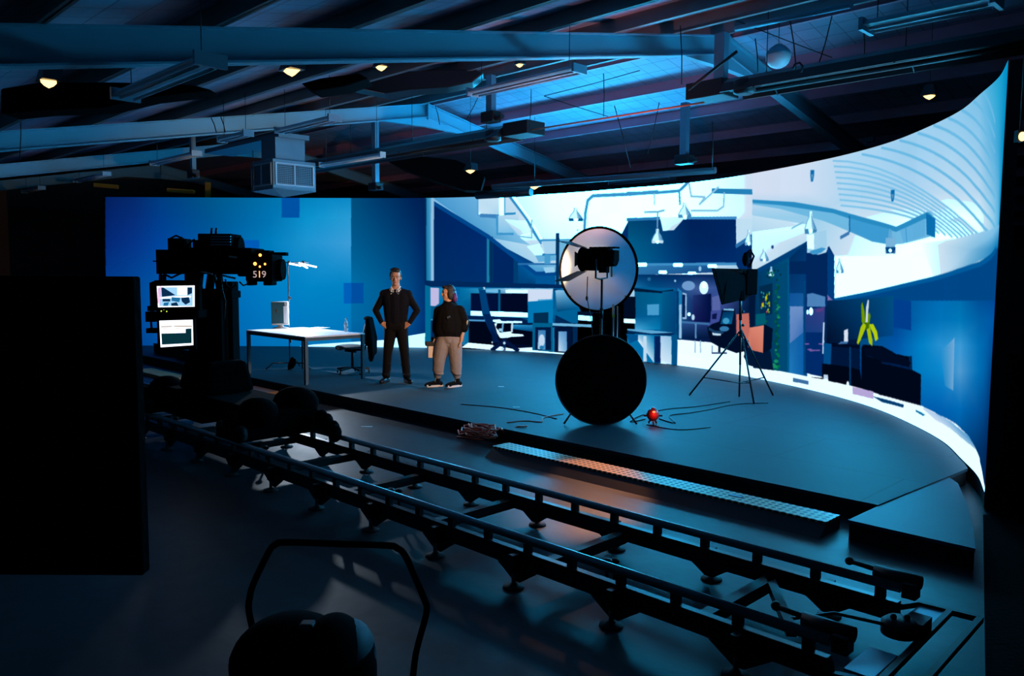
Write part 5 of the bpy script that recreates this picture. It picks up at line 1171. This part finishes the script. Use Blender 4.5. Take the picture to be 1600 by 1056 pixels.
# ------------------------------------------------------------------ people
EYEW = mat('eye_white', (.5, .48, .46), .3); EYED = mat('iris', (.02, .015, .012), .2); LIP = mat('lips', (.32, .12, .09), .5)
def hand(s, wrist, d, palm_n, thumb_side, sc=1.0, curl=.3):
    """palm + five bent fingers; d along the hand, palm_n out of the palm, thumb_side towards the thumb"""
    d = Vector(d).normalized(); t = Vector(thumb_side); t = (t - d * t.dot(d)).normalized(); n = Vector(palm_n); n = (n - d * n.dot(d) - t * n.dot(t)).normalized(); w = Vector(wrist)
    for k in (-1, -.35, .35, 1): s.cap(w + t * .018 * k * sc, w + d * .085 * sc + t * .030 * k * sc, .017 * sc, .014 * sc)
    for k, L in ((1, .072), (.35, .082), (-.35, .076), (-1, .06)):
        a = w + d * .09 * sc + t * .029 * k * sc; dd = d; p = a; r = .0095
        for j in range(3):
            dd = (dd * math.cos(curl) + n * math.sin(curl)).normalized(); q = p + dd * L * (.45, .32, .23)[j] * sc; s.cap(p, q, r * sc, r * .9 * sc); p = q; r *= .9
    a = w + d * .025 * sc + t * .028 * sc; b = a + (d * .6 + t * .75 + n * .2).normalized() * .045 * sc; c = b + (d * .9 + t * .3 + n * .3).normalized() * .035 * sc
    s.cap(a, b, .0135 * sc, .011 * sc); s.cap(b, c, .011 * sc, .009 * sc)
def head_mesh(s, c, R, k=1.0):
    def q(v): return Vector(c) + R @ (Vector(v) * k)
    def bl(v, r): 
        r = [x * k for x in r]; s.ball(q(v), r, R.to_euler(), n=18, m=12)
    bl((0, .012, .035), (.078, .098, .092)); bl((0, -.02, -.035), (.060, .068, .075)); bl((0, -.05, -.085), (.034, .034, .028)); bl((0, -.062, .045), (.055, .03, .03))
    for x in (-1, 1):
        bl((x * .034, -.07, .022), (.020, .014, .008)); bl((x * .040, -.055, -.022), (.022, .025, .022)); bl((x * .078, .015, -.01), (.010, .018, .030))
    s.cap(q((0, -.082, .018)), q((0, -.104, -.022)), .0085 * k, .013 * k)
    for x in (-1, 1): bl((x * .011, -.092, -.025), (.009, .010, .008))
    bl((0, -.076, -.052), (.024, .016, .010)); bl((0, -.072, -.064), (.020, .014, .009))
    return q
def face_bits(par, q, R, k):
    e = R.to_euler()
    for x in (-1, 1):
        MB().ball(q((x * .030, -.0765, .008)), [v * k for v in (.013, .008, .0075)], e, 12, 8).build('eye', EYEW, par); MB().ball(q((x * .030, -.0835, .008)), [v * k for v in (.006, .003, .006)], e, 10, 6).build('iris', EYED, par)
        MB().cap(q((x * .016, -.088, .030)), q((x * .046, -.078, .032)), .0045 * k, .0035 * k).build('eyebrow', M['hair'], par)
    s = MB(); s.ball(q((0, -.0885, -.053)), [v * k for v in (.021, .006, .005)], e, 12, 6); s.ball(q((0, -.086, -.062)), [v * k for v in (.018, .006, .005)], e, 12, 6); s.build('lips', LIP, par)
def shoe(par, ankle, toe, zt, m, sole, high=False, k=1.0, name='shoe'):
    a, b = Vector(ankle), Vector(toe); d = (b - a); d.z = 0; L = d.length; d.normalize(); s = MB(); a0 = Vector((a.x, a.y, 0))
    h = a0 - d * .05
    s.ball(h + Vector((0, 0, .045)), (.038 * k,) * 3); s.chain([h + Vector((0, 0, .045)), a0 + d * .06 + Vector((0, 0, .05)), a0 + d * (L - .08) + Vector((0, 0, .038)), a0 + d * (L - .035) + Vector((0, 0, .033))], [.04 * k, .042 * k, .042 * k, .032 * k])
    if high: s.cap(a0 + Vector((0, 0, .06)), Vector((a.x, a.y, .15)), .045 * k, .043 * k)
    else: s.cap(a0 + Vector((0, 0, .05)), Vector((a.x, a.y, .085)), .042 * k, .04 * k)
    for v in s.bm.verts: v.co.z = max(v.co.z, .012)
    o = s.build(name, m, par, remesh=.008)
    w = Vector((-d.y, d.x, 0)); P = []
    for i in range(24):
        an = i / 24 * 2 * PI; u = math.cos(an); vv = math.sin(an); P.append(h + d * (.5 * (L + .06) * (1 + u) - .045) + w * vv * .043 * k * (1.05 if u > -.3 else .9))
    MB().extr([Vector((p.x, p.y, .0)) for p in P], (0, 0, .030 if high else .016)).build('sole', sole, o)
    return o, h, d, L
def man():
    t = thing('person', 'person in a dark jumper over a white collar, hands at trouser pockets, facing us', 'person', (-1.86, 12.8, .16), 0)
    b = MB(); Rh = Euler((.10, 0, .06)).to_matrix(); q = head_mesh(b, (0, -.02, 1.69), Rh, 1.08)
    b.chain([(0, .01, 1.42), (0, .0, 1.52), (0, -.01, 1.62)], [.08, .066, .062])
    b.chain([(0, .01, 1.42), (0, .01, 1.2), (0, .01, 1.0)], [.10, .10, .10])
    for x in (-1, 1):
        sh = (x * .19, .01, 1.43); el = (x * .335, .05, 1.17); wr = (x * .215, -.06, .965)
        b.chain([(0, .01, 1.42), sh], [.08, .055]); b.chain([sh, el, wr], [.05, .038, .026])
        hand(b, wr, (-x * .75, -.05, -.45), (-x * .1, .9, -.3), (-x * .1, .2, 1), 1.05, .35)
        b.chain([(x * .09, .01, .95), (x * .13, -.01, .5), (x * .165, .02, .1)], [.09, .055, .04])
    body = b.build('body', M['skin'], t, remesh=.007, smooth=3); face_bits(body, q, Rh, 1.08)
    h = MB()
    def hb(v, r): h.ball(q(v), r, Rh.to_euler(), 16, 10)
    hb((0, .03, .06), (.090, .098, .092)); hb((0, -.03, .118), (.072, .06, .042)); hb((.02, -.055, .112), (.05, .04, .028)); hb((0, .06, -.0), (.078, .06, .07))
    for x in (-1, 1): hb((x * .076, .01, .04), (.014, .035, .045))
    for i in range(14): hb((random.uniform(-.06, .06), random.uniform(-.07, .05), .122 + random.uniform(-.01, .01)), (.024, .024, .016))
    hr = h.build('hair', M['hair'], t, remesh=.008, smooth=2)
    s = MB(); s.chain([(0, .01, 1.39), (0, .012, 1.2), (0, .012, .99)], [.14, .135, .13]); 
    for x in (-1, 1):
        s.chain([(x * .10, .01, 1.38), (x * .085, .01, 1.15), (x * .075, .01, .98)], [.125, .112, .11])
        s.chain([(0, .01, 1.46), (x * .195, .01, 1.425)], [.085, .075]); s.chain([(x * .185, .01, 1.42), (x * .335, .05, 1.17), (x * .228, -.05, .985)], [.068, .055, .040])
    s.chain([(0, .015, 1.46), (0, .012, 1.505)], [.09, .07])
    jm = s.build('jumper', M['navy'], t, remesh=.009, smooth=5)
    for v in (): pass
    s = MB()
    s.chain([(-.07, .01, .93), (.07, .01, .93)], [.125, .125])
    for x, kx, ax_, ay in ((-1, .135, .165, 0), (1, .135, .165, 0)):
        s.chain([(x * .08, .01, .92), (x * .095, .01, .80), (x * kx, -.01, .49), (x * ax_, .02, .12)], [.115, .10, .076, .066])
        s.ball((x * ax_, .0, .13), (.07, .08, .035)); s.ball((x * (kx + .01), .0, .3), (.072, .072, .04))
    s.build('trousers', M['trouser'], t, remesh=.010, smooth=4)
    for x in (-1, 1):
        c = MB(); c.extr([(x * .012, -.088, 1.475), (x * .058, -.055, 1.56), (x * .098, -.06, 1.50), (x * .062, -.135, 1.425)], (0, -.010, 0)); c.chain([(x * .03, -.075, 1.5), (x * .066, -.035, 1.54), (x * .07, .03, 1.55), (0, .075, 1.555)], [.012] * 4); c.build('shirt_collar', M['shirt'], t, remesh=.006, smooth=2)
    shoe(t, (-.165, .02, 0), (-.24, -.16, 0), 0, M['leather'], M['rubber'], name='shoe'); shoe(t, (.165, .02, 0), (.27, -.15, 0), 0, M['leather'], M['rubber'], name='shoe')
    return t
def woman():
    t = thing('person', 'person in a black top, grey joggers and high-top trainers, looking left, with purple hair', 'person', (-1.02, 12.4, .16), 0)
    b = MB(); Rh = Euler((0.02, 0, -1.15)).to_matrix(); q = head_mesh(b, (.02, .0, 1.455), Rh, .95)
    b.chain([(.03, .01, 1.20), (.03, .01, 1.28), (.02, .01, 1.37)], [.08, .06, .058])
    b.chain([(.03, .01, 1.22), (.03, .01, 1.0), (.03, .01, .8)], [.11, .12, .12])
    # her left arm hangs at the right of the picture
    b.chain([(.03, .01, 1.2), (.20, .01, 1.2), (.27, .01, .98), (.235, -.06, .73)], [.08, .055, .045, .028]); hand(b, (.232, -.065, .72), (-.25, -.1, -.95), (-1, .1, .1), (.1, -1, 0), .95, .35)
    b.chain([(.03, .01, 1.2), (-.11, .03, 1.2), (-.15, .06, .95), (-.17, .03, .76)], [.08, .055, .042, .028]); hand(b, (-.17, .03, .76), (-.5, -.1, -.75), (.3, -.1, -.9), (-.2, -1, 0), .9, .6)
    for x0, x1, x2 in ((-.06, -.12, -.15), (.12, .15, .17)): b.chain([(x0, .01, .8), (x1, 0, .45), (x2, .02, .1)], [.09, .055, .038])
    body = b.build('body', M['skin'], t, remesh=.007, smooth=3); face_bits(body, q, Rh, .95)
    h = MB(); 
    def hb(s, v, r): s.ball(q(v), [x * .95 for x in r], Rh.to_euler(), 16, 10)
    hb(h, (0, .035, .055), (.092, .100, .095)); hb(h, (0, -.045, .105), (.06, .05, .03)); hb(h, (.0, .075, -.02), (.085, .06, .1))
    hb(h, (-.07, .03, -.01), (.03, .06, .09)); hb(h, (.07, .03, -.01), (.03, .06, .09))
    h.build('hair', M['hair'], t, remesh=.009, smooth=2)
    h = MB(); hb(h, (-.02, .11, -.03), (.075, .05, .10)); hb(h, (-.075, .075, -.06), (.035, .055, .085)); hb(h, (.06, .1, -.07), (.05, .045, .08)); hb(h, (-.05, .12, -.11), (.04, .04, .05)); h.build('purple_hair', M['purple'], t, remesh=.009, smooth=2)
    s = MB(); s.chain([(.03, .02, 1.19), (.03, .01, .98), (.03, .01, .90)], [.145, .165, .168]); s.chain([(-.03, .01, 1.18), (-.05, .01, 1.0), (-.06, .01, .87)], [.12, .13, .14]); s.chain([(.09, .01, 1.18), (.12, .01, 1.0), (.13, .01, .87)], [.12, .13, .14])
    s.chain([(-.05, .01, .87), (.035, .01, .87), (.12, .01, .87)], [.145, .155, .145]); s.chain([(.03, .02, 1.26), (.02, .02, 1.31)], [.09, .075]); s.ball((.06, .06, 1.28), (.11, .07, .06))
    s.chain([(.10, .01, 1.21), (.21, .01, 1.19), (.285, .01, 1.0), (.27, -.02, .92)], [.08, .085, .078, .072]); s.chain([(-.04, .02, 1.21), (-.12, .03, 1.18), (-.155, .05, .98), (-.165, .05, .88)], [.08, .08, .07, .062])
    tp = s.build('top', M['tee'], t, remesh=.010, smooth=4)
    MB().box((.05, -.165, 1.10), (.055, .004, .03), (.0, -.5, 0)).build('chest_print', M['grey'], tp); MB().box((.325, -.06, 1.01), (.02, .006, .075), (0, .3, -.5)).build('sleeve_print', M['paper'], tp)
    s = MB(); s.chain([(-.04, .01, .78), (.035, .01, .77), (.11, .01, .78)], [.125, .14, .125]); s.ball((.035, .01, .68), (.10, .11, .10))
    for P in ([(-.04, .01, .76), (-.075, .0, .62), (-.115, -.01, .42), (-.13, 0, .26), (-.14, .02, .17)], [(.11, .01, .76), (.13, .0, .62), (.145, -.01, .42), (.15, 0, .26), (.165, .02, .17)]):
        s.chain(P, [.12, .12, .10, .088, .06]); a = Vector(P[-2]); 
        for i, (z, r) in enumerate(((.34, .094), (.28, .094), (.22, .086))): s.ball((a.x + .006 * (-1) ** i, a.y, z), (r, r, .03), (.15, .2 * (-1) ** i, 0))
    s.build('joggers', M['jogger'], t, remesh=.010, smooth=3)
    for ak, to in (((-.14, .02, 0), (-.34, -.08, 0)), ((.165, .02, 0), (-.01, -.13, 0))):
        o, h_, d, L = shoe(t, ak, to, 0, M['tee'], M['sole'], True, 1.0, 'high_top_trainer')
        MB().ball(h_ + d * (L - .0) + Vector((0, 0, .03)), (.036, .036, .024)).build('toe_cap', M['sole'], o)
        s = MB(); 
        for i in range(4): c = Vector((ak[0], ak[1], 0)) + d * (.05 - .006 * i) + Vector((0, 0, .085 + .02 * i)); w = Vector((-d.y, d.x, 0)); s.cap(c - w * .02, c + w * .02, .004)
        s.build('laces', M['sole'], o)
    return t
man(); woman()
wv = Vector((-1.02, 12.4, .16))
t = thing('paper_bag', 'small pale card bag held in the right hand of the person with purple hair', 'bag', wv + Vector((-.235, .0, .46)), .2)
MB().box((0, 0, .09), (.10, .06, .19)).build('card_body', M['paper'], t, bevel=.004); MB().box((-.02, 0, .215), (.15, .09, .07)).build('dark_flap', M['black'], t, bevel=.01)
